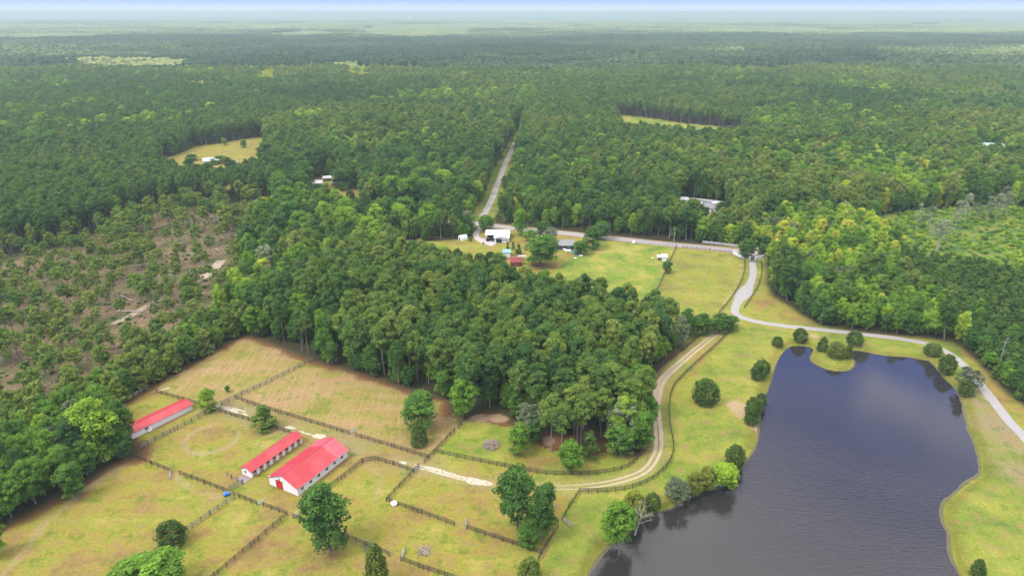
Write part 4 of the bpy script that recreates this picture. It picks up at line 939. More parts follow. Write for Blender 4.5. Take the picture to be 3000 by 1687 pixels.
# lone trees: foot (u, v), row of the top, width in picture units
def lone(kind, name, u, vb, vt, wpx, tint, var, label, cat, group=None):
    p = P(u, vb); h = height_at(u, vb, vt); pr = PROTO[kind][var % len(PROTO[kind])]
    sx = metres(u, vb, wpx) / pr['w'] * 1.02
    return plant(kind, name, p[0], p[1], sx, h / pr['h'] * 0.98, random.random() * 6, tint, var, label, cat, group)
LONE = [
 ('broad','broadleaf_tree',258,1160,1002,104,.70,2,'large yellow-green tree at the left end of the long shed','tree'),
 ('broad','broadleaf_tree',308,1150,1085,52,.36,3,'dark green tree overlapping the left end of the long shed','tree'),
 ('broad','broadleaf_tree',225,1175,1085,70,.52,1,'bright green tree at the lower left wood edge near the fence','tree'),
 ('broad','broadleaf_tree',190,1252,1165,66,.42,5,'rounded tree standing forward of the lower left wood','tree'),
 ('pine','pine_tree',560,440,392,46,.42,3,'broad dark pine in front of the far left field','pine tree'),
 ('broad','broadleaf_tree',590,438,402,36,.24,2,'dark oak hiding the gabled house by the far left field','tree'),
 ('broad','broadleaf_tree',525,434,408,30,.30,1,'dark tree in front of the far left field roof','tree'),
 ('broad','broadleaf_tree',860,478,425,60,.28,5,'large dark oak beside the left woodland house','tree'),
 ('broad','broadleaf_tree',800,480,462,22,.48,6,'small green tree in front of the left woodland house','tree'),
 ('broad','broadleaf_tree',1745,533,500,36,.42,2,'green tree in front of the left half of the pool yard','tree'),
 ('broad','broadleaf_tree',1818,540,508,42,.22,3,'dark round tree right of the pool house','tree'),
 ('broad','broadleaf_tree',1808,532,516,16,.82,4,'yellow-leaved small tree beside the pool house gable','tree'),
 ('broad','broadleaf_tree',2450,396,370,36,.34,5,'tree partly hiding the green roofed house','tree'),
 ('broad','broadleaf_tree',527,1033,976,50,.66,0,'small bright green tree beside the right end of the long shed','tree'),
 ('youngpine','pine_tree',665,1077,1017,62,.50,1,'bushy olive pine standing in the fence line above the worn ring','pine tree'),
 ('broad','broadleaf_tree',1058,1078,985,92,.42,1,'large oak with yellowish leaf tips in the hay field corner','tree'),
 ('cedar','cedar_tree',1055,1119,1050,44,.45,1,'narrow dark evergreen in front of the hay field oak','cedar tree'),
 ('broad','broadleaf_tree',1303,1143,1064,54,.55,2,'bright green tree alone right of the brush pile','tree'),
 ('broad','broadleaf_tree',1436,1190,1106,64,.52,3,'vivid green leafy tree touching the curved fence','tree'),
 ('youngpine','pine_tree',1480,1150,1080,48,.38,0,'young dark pine behind the vivid green tree','pine tree'),
 ('broad','broadleaf_tree',1560,1146,1070,70,.42,4,'rounded tree at the corner of the wood inside the curved fence','tree'),
 ('broad','broadleaf_tree',1612,1132,1035,62,.46,5,'leafy tree overhanging the dirt track bend','tree'),
 ('pine','pine_tree',1388,1136,992,66,.58,0,'tall pine with a long bare trunk, leftmost of those at the wood edge','pine tree'),
 ('pine','pine_tree',1410,1156,1016,58,.48,1,'slender bare-trunked pine with a low crown, second from the left at the wood edge','pine tree'),
 ('pine','pine_tree',1452,1119,968,74,.60,2,'tall pine with twin-looking trunk behind the vivid green tree','pine tree'),
 ('pine','pine_tree',1461,1124,985,60,.52,3,'tall pine right beside the twin-trunked one','pine tree'),
 ('pine','pine_tree',1512,1100,978,62,.55,4,'bare-trunked pine on the red pine straw nearest the track','pine tree'),
 ('greyoak','pale_oak',1332,1098,1008,66,.25,0,'greyish half-bare oak at the wood edge above the bare straw','tree'),
 ('broad','broadleaf_tree',1340,1110,1050,52,.34,1,'dark rounded tree below the half-bare oak','tree'),
 ('broad','broadleaf_tree',1165,1052,950,70,.56,6,'bright green tree at the wood edge beside the fence corner','tree'),
 ('greyoak','pale_oak',1560,1118,1000,80,.40,1,'pale grey-green oak at the wood corner near the dirt track','tree'),
 ('broad','broadleaf_tree',831,1384,1216,112,.34,2,'large dark oak in front of the big barn','tree'),
 ('broad','broadleaf_tree',1302,1332,1170,104,.33,3,'large dark oak in the middle paddock, left of a touching pair','tree'),
 ('broad','broadleaf_tree',1366,1356,1216,72,.32,5,'dark oak in the middle paddock, right of a touching pair','tree'),
 ('broad','broadleaf_tree',1330,1370,1306,62,.40,0,'small drooping tree with a bleached dead limb under the paired oaks','tree'),
 ('cedar','round_shrub',434,1368,1308,68,.30,0,'round dark shrub on the fence line of the lower left paddock','shrub'),
 ('broad','broadleaf_tree',372,1505,1412,170,.54,4,'broad bright crown cut by the bottom edge, left of centre','tree'),
 ('cedar','cedar_tree',950,1478,1362,66,.62,3,'tall green evergreen cut by the bottom edge of the photo','cedar tree'),
 ('cedar','round_shrub',1332,1456,1403,56,.62,2,'olive rounded shrub at the bottom edge beside the fence end','shrub'),
 ('broad','broadleaf_tree',-6,1400,1316,56,.5,5,'green tree cut by the left edge above the lower left corner','tree'),
 ('broad','broadleaf_tree',1552,1374,1262,84,.55,6,'bright leafy tree on the near bank at the pond corner','tree'),
 ('cedar','olive_shrub',1592,1301,1232,56,.95,2,'yellowish olive shrub behind the pond corner tree','shrub'),
 ('cedar','round_shrub',1640,1283,1238,40,.40,0,'small dark round shrub on the bank right of the olive shrub','shrub'),
 ('greyoak','grey_willow',1702,1262,1202,64,.10,2,'grey-green shrubby tree leaning over the bank','tree'),
 ('cedar','olive_shrub',1746,1237,1186,46,.80,0,'olive bank shrub between the grey tree and the yellow willow','shrub'),
 ('cedar','olive_shrub',1778,1226,1170,46,.88,2,'taller olive shrub touching the yellow willow','shrub'),
 ('broad','broadleaf_tree',1822,1222,1164,68,.74,2,'yellow-green willow hanging over the water','tree'),
 ('cedar','cedar_tree',1847,1170,1116,50,.38,0,'dark rounded cedar on the bank above the willow','cedar tree'),
 ('cedar','cedar_tree',1773,1013,950,66,.32,2,'largest round dark shrub on the lawn left of the pond','shrub'),
 ('cedar','cedar_tree',1889,1064,1013,36,.36,1,'dark bank cedar, lowest of the trio by the sand patch','cedar tree'),
 ('cedar','cedar_tree',1893,1044,996,42,.36,0,'dark bank cedar, middle of the trio by the sand patch','cedar tree'),
 ('cedar','cedar_tree',1913,1020,987,28,.34,2,'dark bank cedar, topmost of the trio by the sand patch','cedar tree'),
 ('cedar','cedar_tree',1905,953,912,38,.34,2,'dark rounded cedar near the upper left shore, front of a pair','cedar tree'),
 ('cedar','cedar_tree',1915,942,903,38,.38,0,'dark rounded cedar near the upper left shore, back of a pair','cedar tree'),
 ('cedar','cedar_tree',1955,870,845,28,.38,2,'small round cedar left of the pond head','cedar tree'),
 ('cedar','cedar_tree',2012,858,824,36,.30,0,'round cedar just above the pond head','cedar tree'),
 ('cedar','cedar_tree',2069,881,845,30,.34,1,'pointed cedar at the neck of the pond islet','cedar tree'),
 ('cedar','cedar_tree',2102,898,857,46,.62,2,'broad olive cedar on the pond islet','cedar tree'),
 ('cedar','cedar_tree',2133,897,862,24,.48,1,'narrow cedar at the right end of the islet','cedar tree'),
 ('cedar','cedar_tree',2149,866,832,40,.32,0,'round cedar between the islet and the paved drive','cedar tree'),
 ('cedar','cedar_tree',2345,892,862,42,.50,2,'flattened shrub beside the paved drive','shrub'),
 ('cedar','cedar_tree',2379,936,889,42,.34,0,'dark cedar on the upper right shore','cedar tree'),
 ('greyoak','grey_willow',2432,982,922,58,.05,0,'grey-green tree on the right shore beside the drive','tree'),
 ('cedar','cedar_tree',2427,993,956,34,.52,0,'green cedar in front of the grey-green shore tree','cedar tree'),
 ('cedar','cedar_tree',2457,1444,1404,38,.34,1,'dark cedar on the right bank at the bottom of the photo','cedar tree'),
 ('broad','broadleaf_tree',1677,687,657,28,.36,1,'round tree on the fence between the two green pastures','tree'),
 ('broad','broadleaf_tree',1360,668,590,82,.40,2,'large spreading oak left of the grey roofed house','tree'),
 ('broad','broadleaf_tree',1334,606,578,34,.55,3,'small bright tree behind the large yard oak','tree'),
 ('broad','broadleaf_tree',1223,579,541,40,.46,4,'roadside tree at the mouth of the yard drive','tree'),
 ('broad','broadleaf_tree',1311,592,527,46,.58,5,'bright tall tree beside the road behind the white house','tree'),
 ('broad','broadleaf_tree',1366,588,556,44,.26,6,'dark tree beside the road behind the large yard oak','tree'),
 ('greyoak','pale_magnolia',1383,610,571,36,.30,1,'whitish speckled tree behind the grey roofed house','tree'),
 ('broad','broadleaf_tree',1490,627,569,50,.36,0,'grey-green tree right of the grey roofed house','tree'),
 ('broad','broadleaf_tree',1462,640,606,42,.38,1,'low spreading tree over the blue pool beside the grey roofed house','tree'),
 ('broad','broadleaf_tree',1512,603,556,42,.34,2,'dark tree beside the road right of the grey roofed house','tree'),
 ('youngpine','pine_tree',1277,628,606,9,.45,0,'thin young tree in the yard, left of two alike','tree'),
 ('youngpine','pine_tree',1291,628,606,10,.42,1,'thin young tree in the yard, right of two alike','tree'),
 ('youngpine','pine_tree',1304,641,612,18,.45,2,'shaggy grey-green yard tree near the large oak','tree'),
 ('broad','broadleaf_tree',1183,607,596,12,.45,3,'tiny garden tree beside the white shed','tree'),
 ('broad','broadleaf_tree',1875,650,602,40,.34,4,'dark rounded tree behind the left gate wall','tree'),
 ('broad','broadleaf_tree',1916,647,614,30,.30,5,'grey-green tree behind the right gate wall','tree'),
 ('broad','sapling',573,986,970,13,.40,6,'tiny sapling alone in the hay field','sapling'),
 ('pale','pale_tree',2304,580,512,22,.75,0,'slender whitish swamp tree, leftmost of the pale stand','tree'),
 ('pale','pale_tree',2332,580,520,42,.15,1,'grey swamp tree second from the left of the pale stand','tree'),
 ('pale','pale_tree',2357,630,551,62,.55,2,'broad silvery tree standing forward of the pale stand','tree'),
 ('pale','pale_tree',2400,580,505,30,.60,0,'tall pale tree in the middle of the swamp stand','tree'),
 ('pale','pale_tree',2424,563,486,28,.70,1,'tallest pale tree of the swamp stand','tree'),
 ('pale','pale_tree',2452,556,510,30,.20,2,'grey tree right of the tallest pale tree','tree'),
 ('pale','pale_tree',2480,553,494,32,.35,0,'thin grey tree near the right end of the pale stand','tree'),
 ('pale','pale_tree',2503,553,486,34,.60,1,'pale tree second from the right of the pale stand','tree'),
 ('pale','pale_tree',2530,543,484,34,.50,2,'rightmost pale tree of the swamp stand','tree'),
 ('pale','pale_tree',2043,530,492,22,.60,0,'lone pale tree at the wood edge above the lime trees','tree'),
 ('pale','pale_tree',1490,352,325,16,.50,1,'pale tree behind the end of the north road','tree'),
 ('broad','broadleaf_tree',483,404,388,34,.28,0,'dark tree clump in the far left field','tree'),
 ('broad','broadleaf_tree',614,372,352,18,.42,1,'roundish tree on the line dividing the far left field','tree'),
 ('broad','broadleaf_tree',566,366,346,14,.66,2,'yellowish tree at the back of the far left field','tree'),
 ('cedar','cedar_tree',882,499,478,22,.15,2,'black-green round evergreen in the gap near the left woodland house','cedar tree'),
 ('broad','broadleaf_tree',820,470,458,16,.86,3,'golden leaved tree among the left woodland house roofs','tree'),
 ('broad','broadleaf_tree',890,462,405,52,.62,4,'large yellow-green tree behind the left woodland house','tree'),
]
for k, u in enumerate((1726, 1752, 1768, 1795, 1812, 1840)):
    LONE.append(('broad', 'broadleaf_tree', u, [845, 843, 841, 838, 835, 831][k], [778, 796, 788, 800, 788, 796][k], [48, 34, 46, 34, 44, 40][k], [.34, .44, .30, .50, .36, .42][k], k,
                 '%s dark tree in the short row above the dirt track' % ['first', 'second', 'third', 'fourth', 'fifth', 'last'][k] + (' counted from the wood' if k < 5 else ', nearest the paved bend'), 'tree', 'short row of trees above the dirt track'))
for r in LONE: lone(*r)

# dead trees (branches only)
def dead_tree(u, vb, vt, seed, label, spread=3.2, r=0.22, lean=0.0):
    p = P(u, vb); h = height_at(u, vb, vt); rg = np.random.default_rng(seed)
    t = thing('dead_tree', label, 'dead tree', (p[0], p[1], 0)); t.rotation_euler = (0, lean, 0)
    mb = snag(rg, h, r, 8, spread); mb.build('trunk', M['deadwood'], t); return t
dead_tree(493, 617, 536, 5, 'tall bleached dead tree standing in the thinned stand', 4.0, 0.28)
dead_tree(1597, 1345, 1283, 6, 'grey leafless tree behind the pond corner tree', 4.0, 0.2, 0.2)
dead_tree(1330, 1352, 1300, 7, 'bleached broken snag between the paired oaks', 2.0, 0.2)
dead_tree(2511, 930, 845, 8, 'pale bare snag at the edge of the right wood', 1.6, 0.2)
dead_tree(706, 808, 765, 9, 'whitish dead branches showing in the left wood', 2.6, 0.16)

# ------------------------------------------------------------------ barns
def corrugated(name, col, rough=0.42, fade=(0.62, 0.16, 0.17)):
    m = mat(name); q = N(m); tc = q.n('ShaderNodeTexCoord').outputs['Object']
    c = q.mix(q.rng(q.noise(0.22, tc, 4), 0.45, 0.75, 0, 0.45), col, fade)
    c = q.mix(q.rng(q.noise(1.7, tc, 5, .7), 0.5, 0.8, 0, 0.2), c, tuple(a * .6 for a in col))
    sx_ = q.n('ShaderNodeSeparateXYZ', {0: tc}).outputs['X']
    wv_ = q.math('SINE', q.math('MULTIPLY', sx_, 7.0))
    b = q.n('ShaderNodeBump', {'Height': wv_, 'Strength': 0.35, 'Distance': 0.03}).outputs[0]
    q.out(q.bsdf(Base_Color=c, Roughness=rough, Normal=b)); return m
M['redroof'] = corrugated('red_metal_roof', (0.34, 0.014, 0.022), fade=(0.41, 0.075, 0.085))
M['redroof_pale'] = corrugated('paler_red_metal_roof', (0.42, 0.055, 0.075), fade=(0.45, 0.12, 0.13))  # paler red for one roof end and a ridge cap
M['white'] = plain('white_painted_siding', (0.68, 0.64, 0.57), 0.6, 0.05, 0.6)
M['trim'] = plain('white_trim', (0.66, 0.645, 0.61), 0.5, 0.04)
M['window'] = plain('dark_window_glass', (0.012, 0.013, 0.018), 0.15, 0.2)
M['reddoor'] = plain('red_painted_door', (0.46, 0.012, 0.016), 0.5, 0.12, 3)
M['darkfence'] = plain('black_fence_paint', (0.030, 0.026, 0.024), 0.85, 0.35, 2.0)
M['greyfence'] = plain('weathered_grey_board', (0.16, 0.155, 0.135), 0.9, 0.3, 2.0)
M['palefence'] = plain('pale_weathered_board', (0.34, 0.34, 0.30), 0.9, 0.25, 2.0)
M['stallwood'] = plain('brown_stall_boards', (0.30, 0.235, 0.175), 0.85, 0.2, 3)
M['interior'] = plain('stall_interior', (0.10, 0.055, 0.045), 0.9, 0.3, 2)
M['galv'] = plain('galvanised_metal', (0.42, 0.43, 0.44), 0.4, 0.1, 2, 0.7)
M['plasticwhite'] = plain('white_plastic', (0.82, 0.82, 0.80), 0.4, 0.03)
M['gutter'] = plain('grey_gutter', (0.22, 0.22, 0.24), 0.5, 0.1)

def frame_from(a, b, far=None):
    """building frame from two ground corners: origin a, x axis towards b"""
    d = b - a; return a, math.atan2(d[1], d[0]), float(np.hypot(*d))
def gable_body(L, D, h, rh, t=None, steps=True):
    """closed gable prism, ridge along x"""
    return MB().prism([(0, 0), (D, 0), (D, h), (D / 2, rh), (0, h)], 0, L, axis='x')
def gable_roof(L, D, h, rh, ov=0.35, th=0.09, x0=None, x1=None):
    x0 = -ov if x0 is None else x0; x1 = L + ov if x1 is None else x1
    s = (rh - h) / (D / 2); e = h - s * ov
    g_ = 0.03
    return MB().prism([(-ov, e + g_), (D / 2, rh + g_), (D + ov, e + g_), (D + ov, e + g_ + th), (D / 2, rh + g_ + th), (-ov, e + g_ + th)], x0, x1, axis='x')
def window(parent, x, y, z, wd, ht, face, fm=None, shutter=False):
    """small window proud of the wall; face 'y-' looks to -y, 'x-' to -x"""
    t = 0.05
    if face == 'y-':
        fr = MB().box(x - wd/2 - .07, x + wd/2 + .07, y - t, y + .02, z - .07, z + ht + .07)
        gl = MB().box(x - wd/2, x + wd/2, y - t - .012, y - t + .005, z, z + ht).box
        g2 = MB().box(x - wd/2, x - .03, y - t - .012, y - t - .002, z, z + ht).box(x + .03, x + wd/2, y - t - .012, y - t - .002, z, z + ht)
    else:
        fr = MB().box(x - t, x + .02, y - wd/2 - .07, y + wd/2 + .07, z - .07, z + ht + .07)
        g2 = MB().box(x - t - .012, x - t - .002, y - wd/2, y - .03, z, z + ht).box(x - t - .012, x - t - .002, y + .03, y + wd/2, z, z + ht)
    f = link('window', fr.mesh('window', fm or M['trim']), parent)
    link('pane', g2.mesh('pane', M['window']), f)
    return f

# big barn.  x axis runs along the long side, y+ is away to the upper left; side wall seen is y = 0, end wall seen is x = 0
a = P(750.4, 1247.5); b = P(874.7, 1148.9); o_, rz, L = frame_from(a, b); c3 = P(674.4, 1220.9)
D = float(np.dot(c3 - a, (-math.sin(rz), math.cos(rz)))); h = height_at(750.4, 1247.5, 1228.5); rh = h + 2.35
print('big barn', L, D, h)
t = thing('red_roof_barn', 'largest white barn with a red metal roof and a red sliding door', 'barn', (a[0], a[1], 0), rz, 'white barns with red metal roofs')
gable_body(L, D, h, rh).build('walls', M['white'], t)
rf = gable_roof(L, D, h, rh, x1=L * .78).build('roof', M['redroof'], t)
gable_roof(L, D, h, rh, x0=L * .78).build('roof', M['redroof_pale'], t)['label'] = 'paler end of the red metal roof'
MB().box(-.3, L + .3, D/2 - .16, D/2 + .16, rh + .12, rh + .17).build('ridge_cap', M['redroof'], rf)
MB().box(-.36, L + .36, -.46, -.36, h - .16, h - .04).build('gutter', M['gutter'], t)
for xx in (0.045, .205, .365, .525, .685, .84): window(t, L * xx + .8, 0, h * .42, .85, .95, 'y-')
dr = MB().box(-.10, -.02, D * .52, D * .745, 0.02, 2.75)
for k in range(1, 5): dr.box(-.115, -.10, D * .52 + k * D * .045 - .02, D * .52 + k * D * .045 + .02, .05, 2.72)
d_ = dr.build('door', M['reddoor'], t)
MB().box(-.16, -.10, D * .60, D * .60 + .06, 1.0, 1.5).build('handle', M['trim'], d_)
MB().box(-.14, -.03, D * .50, D * .99, 2.80, 2.92).build('door_track', M['trim'], t)
MB().box(-.06, -.012, D * .755, D * .97, 0.05, 2.75).build('sliding_panel', M['trim'], t)
MB().lathe([(0.03, 0), (.32, .06), (.36, .2), (.05, .34)], 12).build('wall_lamp', M['galv'], t, (-.32, D * .62, 3.15))
MB().box(-.2, 0, D*.62-.04, D*.62+.04, 3.4, 3.46).build('lamp_arm', M['galv'], t)

# stall barn
a = P(634.4, 1202.5); b = P(759.6, 1113.5); o_, rz, L = frame_from(a, b); c3 = P(608, 1193.5)
D = float(np.dot(c3 - a, (-math.sin(rz), math.cos(rz)))); h = height_at(634.4, 1202.5, 1185.3); rh = h + 0.95
print('stall barn', L, D, h)
t = thing('stall_barn', 'narrow white barn with red roof and a row of open stalls', 'barn', (a[0], a[1], 0), rz, 'white barns with red metal roofs')
n_st = 8; pitch_ = L / n_st; ow = pitch_ * .56
wl = MB()
wl.prism([(2.2, 0), (D, 0), (D, h), (D / 2, rh), (2.2, h + (rh - h) * 2.2 / (D / 2) if 2.2 < D / 2 else rh)], 0.16, L - .16, axis='x')   # back room
wl.poly([(0,0,0),(0,D,0),(0,D,h),(0,D/2,rh),(0,0,h),(.15,0,0),(.15,D,0),(.15,D,h),(.15,D/2,rh),(.15,0,h)], [(0,1,2,3,4)[::-1],(5,6,7,8,9),(0,5,9,4),(1,6,7,2),(2,7,8,3),(3,8,9,4),(0,1,6,5)])
wl.poly([(L-.15,0,0),(L-.15,D,0),(L-.15,D,h),(L-.15,D/2,rh),(L-.15,0,h),(L,0,0),(L,D,0),(L,D,h),(L,D/2,rh),(L,0,h)], [(0,1,2,3,4)[::-1],(5,6,7,8,9),(0,5,9,4),(1,6,7,2),(2,7,8,3),(3,8,9,4),(0,1,6,5)])
edges = [0.15]
for k in range(n_st):
    cx = (k + .5) * pitch_; wl.box(edges[-1] + .003, cx - ow / 2, 0, .12, 0, h - .32); edges.append(cx + ow / 2)
wl.box(edges[-1], L - .153, 0, .12, 0, h - .32); wl.box(.153, L - .153, .002, .118, h - .317, h)
wl.build('walls', M['white'], t)
for k in range(n_st):
    cx = (k + .5) * pitch_
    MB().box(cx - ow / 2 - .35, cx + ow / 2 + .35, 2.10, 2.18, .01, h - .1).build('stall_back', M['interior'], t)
    sb = MB()
    for j in range(5): sb.box(cx - ow / 2 + .02, cx + ow / 2 - .02, .03, .09, .08 + j * .24, .08 + j * .24 + .20)
    sb.build('stall_front', M['stallwood'], t)
    MB().box(cx - ow / 2, cx + ow / 2, .01, .11, 1.30, 1.42).box(cx + .12, cx + .22, .01, .11, 1.42, h - .33).build('stall_rail', M['darkfence'], t)
rf = gable_roof(L, D, h, rh, .4).build('roof', M['redroof'], t)
MB().box(-.35, L + .35, D/2 - .13, D/2 + .13, rh + .12, rh + .17).build('ridge_cap', M['redroof_pale'], rf)
window(t, 0, D * .62, h * .42, .55, .75, 'x-')
# slab and its old fence
sl = [P(*c) for c in ((609, 1196), (632, 1203.5), (613, 1218), (593.4, 1204.5))]
n4 = 4; mb = MB().poly([(p[0], p[1], -.02) for p in sl] + [(p[0], p[1], .09) for p in sl], [(0,1,5,4),(1,2,6,5),(2,3,7,6),(3,0,4,7),(4,5,6,7)])
tag(mb.build('concrete_slab', plain('old_slab', (0.22, 0.17, 0.17), .9, .3, 1.2)), 'grey concrete slab at the near end of the stall barn', 'slab')

# long shed
a = P(333, 1104.5); b = P(484.7, 1030.4); o_, rz, L = frame_from(a, b); h = height_at(484.7, 1030.4, 1017.2); D = 5.4; rh = h + .85
print('long shed', L, D, h)
t = thing('long_shed', 'long low white shed with a red roof at the wood edge', 'shed', (a[0], a[1], 0), rz, 'white barns with red metal roofs')
gable_body(L, D, h, rh).build('walls', M['white'], t)
rf = gable_roof(L, D, h, rh, .3).build('roof', M['redroof'], t)
MB().box(-.28, L + .28, D/2 - .13, D/2 + .13, rh + .12, rh + .17).build('ridge_cap', M['redroof'], rf)
window(t, L * .235, 0, h * .45, .95, .8, 'y-')
ac = P(377, 1084); t2 = thing('wall_cooler', 'white box unit standing against the long shed wall', 'cooler', (ac[0], ac[1], 0), rz)
MB().box(-.6, .6, -.35, .35, .1, .85).build('casing', M['plasticwhite'], t2)
MB().box(-.5, -.4, -.3, .3, 0, .1).box(.4, .5, -.3, .3, 0, .1).build('foot', M['galv'], t2)
MB().lathe([(.22, 0), (.22, .02)], 12).build('fan', M['window'], t2, (0, 0, .86))

# ------------------------------------------------------------------ fences
def fence(name, pts, label, m, rails=(0.35, 0.72, 1.08, 1.42), ph=1.55, sp=2.45, pw=0.13, rh_=0.125, z=0, group=None, curve=False, postm=None):
    line = smooth(W([(*p, 0) for p in pts]), 2.45, False) if curve else np.array(W([(*p, 0) for p in pts]))
    # resample evenly for the posts
    seg = np.hypot(*(line[1:] - line[:-1]).T); cum = np.concatenate([[0], np.cumsum(seg)]); n = max(1, int(round(cum[-1] / sp)))
    ss = np.linspace(0, cum[-1], n + 1)
    if not curve: ss = np.unique(np.concatenate([ss, cum]))
    P_ = np.stack([np.interp(ss, cum, line[:, 0]), np.interp(ss, cum, line[:, 1])], 1)
    t = thing(name, label, 'fence', (P_[0][0], P_[0][1], 0), 0, group)
    mb = MB()
    for i in range(len(P_) - 1):
        d = P_[i + 1] - P_[i]; ln = np.hypot(*d)
        if ln < .05: continue
        d = d / ln; nr = np.array((-d[1], d[0])) * .022; off = np.array((-d[1], d[0])) * (pw / 2 + .024)
        for zr in rails:
            a0 = P_[i] - P_[0] + off; b0 = P_[i + 1] - P_[0] + off
            mb.poly([(*(a0 - nr), zr - rh_/2), (*(b0 - nr), zr - rh_/2), (*(b0 + nr), zr - rh_/2), (*(a0 + nr), zr - rh_/2),
                     (*(a0 - nr), zr + rh_/2), (*(b0 - nr), zr + rh_/2), (*(b0 + nr), zr + rh_/2), (*(a0 + nr), zr + rh_/2)],
                    [(3,2,1,0),(4,5,6,7),(0,1,5,4),(1,2,6,5),(2,3,7,6),(3,0,4,7)])
    mb.build('rails', m, t)
    pmesh = MB().box(-pw/2, pw/2, -pw/2, pw/2, -.2, ph).mesh('post', postm or m)
    pts_ = [(p - P_[0]) for p in P_]
    if len(pts_) > 100:
        big = MB()
        for p in pts_[100:]: big.box(p[0]-pw/2, p[0]+pw/2, p[1]-pw/2, p[1]+pw/2, -.2, ph)
        o = big.build('posts', m, t); o['kind'] = 'stuff'; pts_ = pts_[:100]
    for p in pts_: link('post', pmesh, t, (p[0], p[1], 0))
    return t
G = 'black board fences round the paddocks'; K = M['darkfence']; Y = M['greyfence']
fence('board_fence', [(393,988),(460,1007.6),(507,1021)], 'black board fence passing behind the right end of the long shed', K, group=G)
fence('wood_fence', [(308,1013),(345,993),(372,978)], 'pale old fence along the dark tree edge behind the long shed', M['palefence'], rails=(.5, 1.1), group='weathered fences')
fence('wood_fence', [(353,1129),(440,1084),(533,1034)], 'weathered grey fence between the long shed and the worn ring', Y, group='weathered fences', postm=M['darkfence'])
fence('wood_fence', [(558,1018),(593,1003),(670,966),(793,905)], 'weathered fence dividing the two hay fields', Y, group='weathered fences', postm=M['darkfence'])
fence('board_fence', [(597,1005),(643,1021),(700,1039),(780,1063),(859,1087),(880,1093)], 'black fence along the hay field above the gravel lane', K, group=G)
fence('board_fence', [(894,1098),(985,1125),(1077,1153)], 'black fence at the lower edge of the striped hay field', K, group=G)
fence('board_fence', [(540,1033),(590,1048),(633,1061),(673,1074),(730,1091)], 'black fence between the gravel lane and the worn ring', K, group=G)
fence('board_fence', [(337,1151),(380,1168),(430,1188)], 'black fence running from the dark trees below the worn ring', K, group=G)
fence('board_fence', [(452,1194),(515,1217),(577,1241)], 'black fence from the gateway gap to the blue barrel', K, group=G)
fence('wood_fence', [(580,1233),(610,1219)], 'short grey fence between the blue barrel and the concrete slab', Y, group='weathered fences', postm=M['darkfence'])
fence('wood_fence', [(572,1196),(583,1204),(612,1217)], 'crooked low fence round the concrete slab', Y, rails=(.5, 1.0), group='weathered fences', postm=M['darkfence'])
fence('board_fence', [(588,1246),(647,1271)], 'short black fence in front of the big barn door', K, group=G)
fence('board_fence', [(663,1274),(723,1296)], 'short black fence below the big barn ending at a corner', K, group=G)
fence('board_fence', [(723,1296),(640,1367),(540,1451),(480,1500)], 'long black fence running down to the bottom edge', K, group=G)
fence('wood_fence', [(590,1253),(530,1294),(472,1334),(420,1369),(377,1401),(340,1425)], 'grey fence passing the round dark shrub', Y, group='weathered fences', postm=M['darkfence'])
fence('board_fence', [(738,1303),(773,1317),(859,1349),(922,1374),(980,1399)], 'black fence passing under the large oak by the big barn', K, group=G)
fence('board_fence', [(1009,1411),(1065,1432),(1119,1449),(1200,1478)], 'black fence leaving the bottom edge near the middle', K, group=G)
fence('board_fence', [(1174,1331),(1262,1360),(1362,1394)], 'black fence below the paired oaks', K, group=G)
fence('board_fence', [(1055,1174),(1010,1220),(972,1261),(1050,1289),(1144,1323)], 'black fence turning a corner at the white trough', K, group=G)
fence('board_fence', [(833,1224),(859,1206),(912,1163),(944,1157),(990,1170),(1042,1189)], 'black fence rounding the paddock right of the big barn', K, group=G)
fence('board_fence', [(1067,1166),(1094,1138),(1144,1086)], 'black fence climbing from the gravel drive past the hay field', K, group=G)
fence('board_fence', [(1152,1078),(1175,1053)], 'short black fence piece under the wood edge tree', K, group=G)
fence('board_fence', [(1094,1138),(1180,1157),(1274,1176),(1335,1188),(1380,1194),(1439,1195),(1492,1194),(1559,1183),(1592,1168),(1612,1143),(1622,1123)], 'long black fence curving along the inner side of the dirt track', K, group=G, curve=True)
fence('board_fence', [(1608,1010),(1625,975),(1662,925),(1717,883),(1761,846)], 'black fence between the dirt track and the wood', K, group=G, curve=True)
fence('board_fence', [(1457,1239),(1525,1238),(1592,1228),(1642,1206),(1679,1173),(1692,1146),(1694,1116),(1685,1066),(1684,1016),(1692,979),(1717,948),(1767,901),(1804,868),(1832,840)], 'longest black fence following the outer side of the dirt track', K, group=G, curve=True)
fence('board_fence', [(1457,1239),(1432,1276),(1415,1309)], 'black fence dropping from the track fence toward the pond paddock', K, group=G)
fence('board_fence', [(1404,1326),(1362,1394),(1354,1411)], 'black fence beside the bright green strip at the bottom', K, group=G)
fence('board_fence', [(1702,621),(1685,659),(1669,696),(1645,750)], 'black fence dividing the two green pastures', K, group=G)
fence('board_fence', [(1872,653),(1873,676),(1864,709),(1841,749),(1809,789)], 'black fence left of the paved gate drive', K, group=G, curve=True)
fence('board_fence', [(1915,659),(1915,689),(1904,726),(1872,776)], 'black fence right of the paved gate drive', K, group=G, curve=True)
fence('board_fence', [(1717,624),(1784,630),(1846,637)], 'dark fence on the roadside verge beside the yellow pasture', K, rails=(.5, 1.0), group=G)
fence('wire_fence', [(1500,604),(1600,612),(1702,621)], 'thin fence between the green pasture and the road', Y, rails=(.6, 1.1), rh_=.05, pw=.1, group='weathered fences')
fence('white_fence', [(1767,612.5),(1810,617),(1860,623),(1907,629)], 'white board fence under the trees across the road', M['trim'], rails=(.5, 1.0, 1.4), rh_=.2, group='white fences')
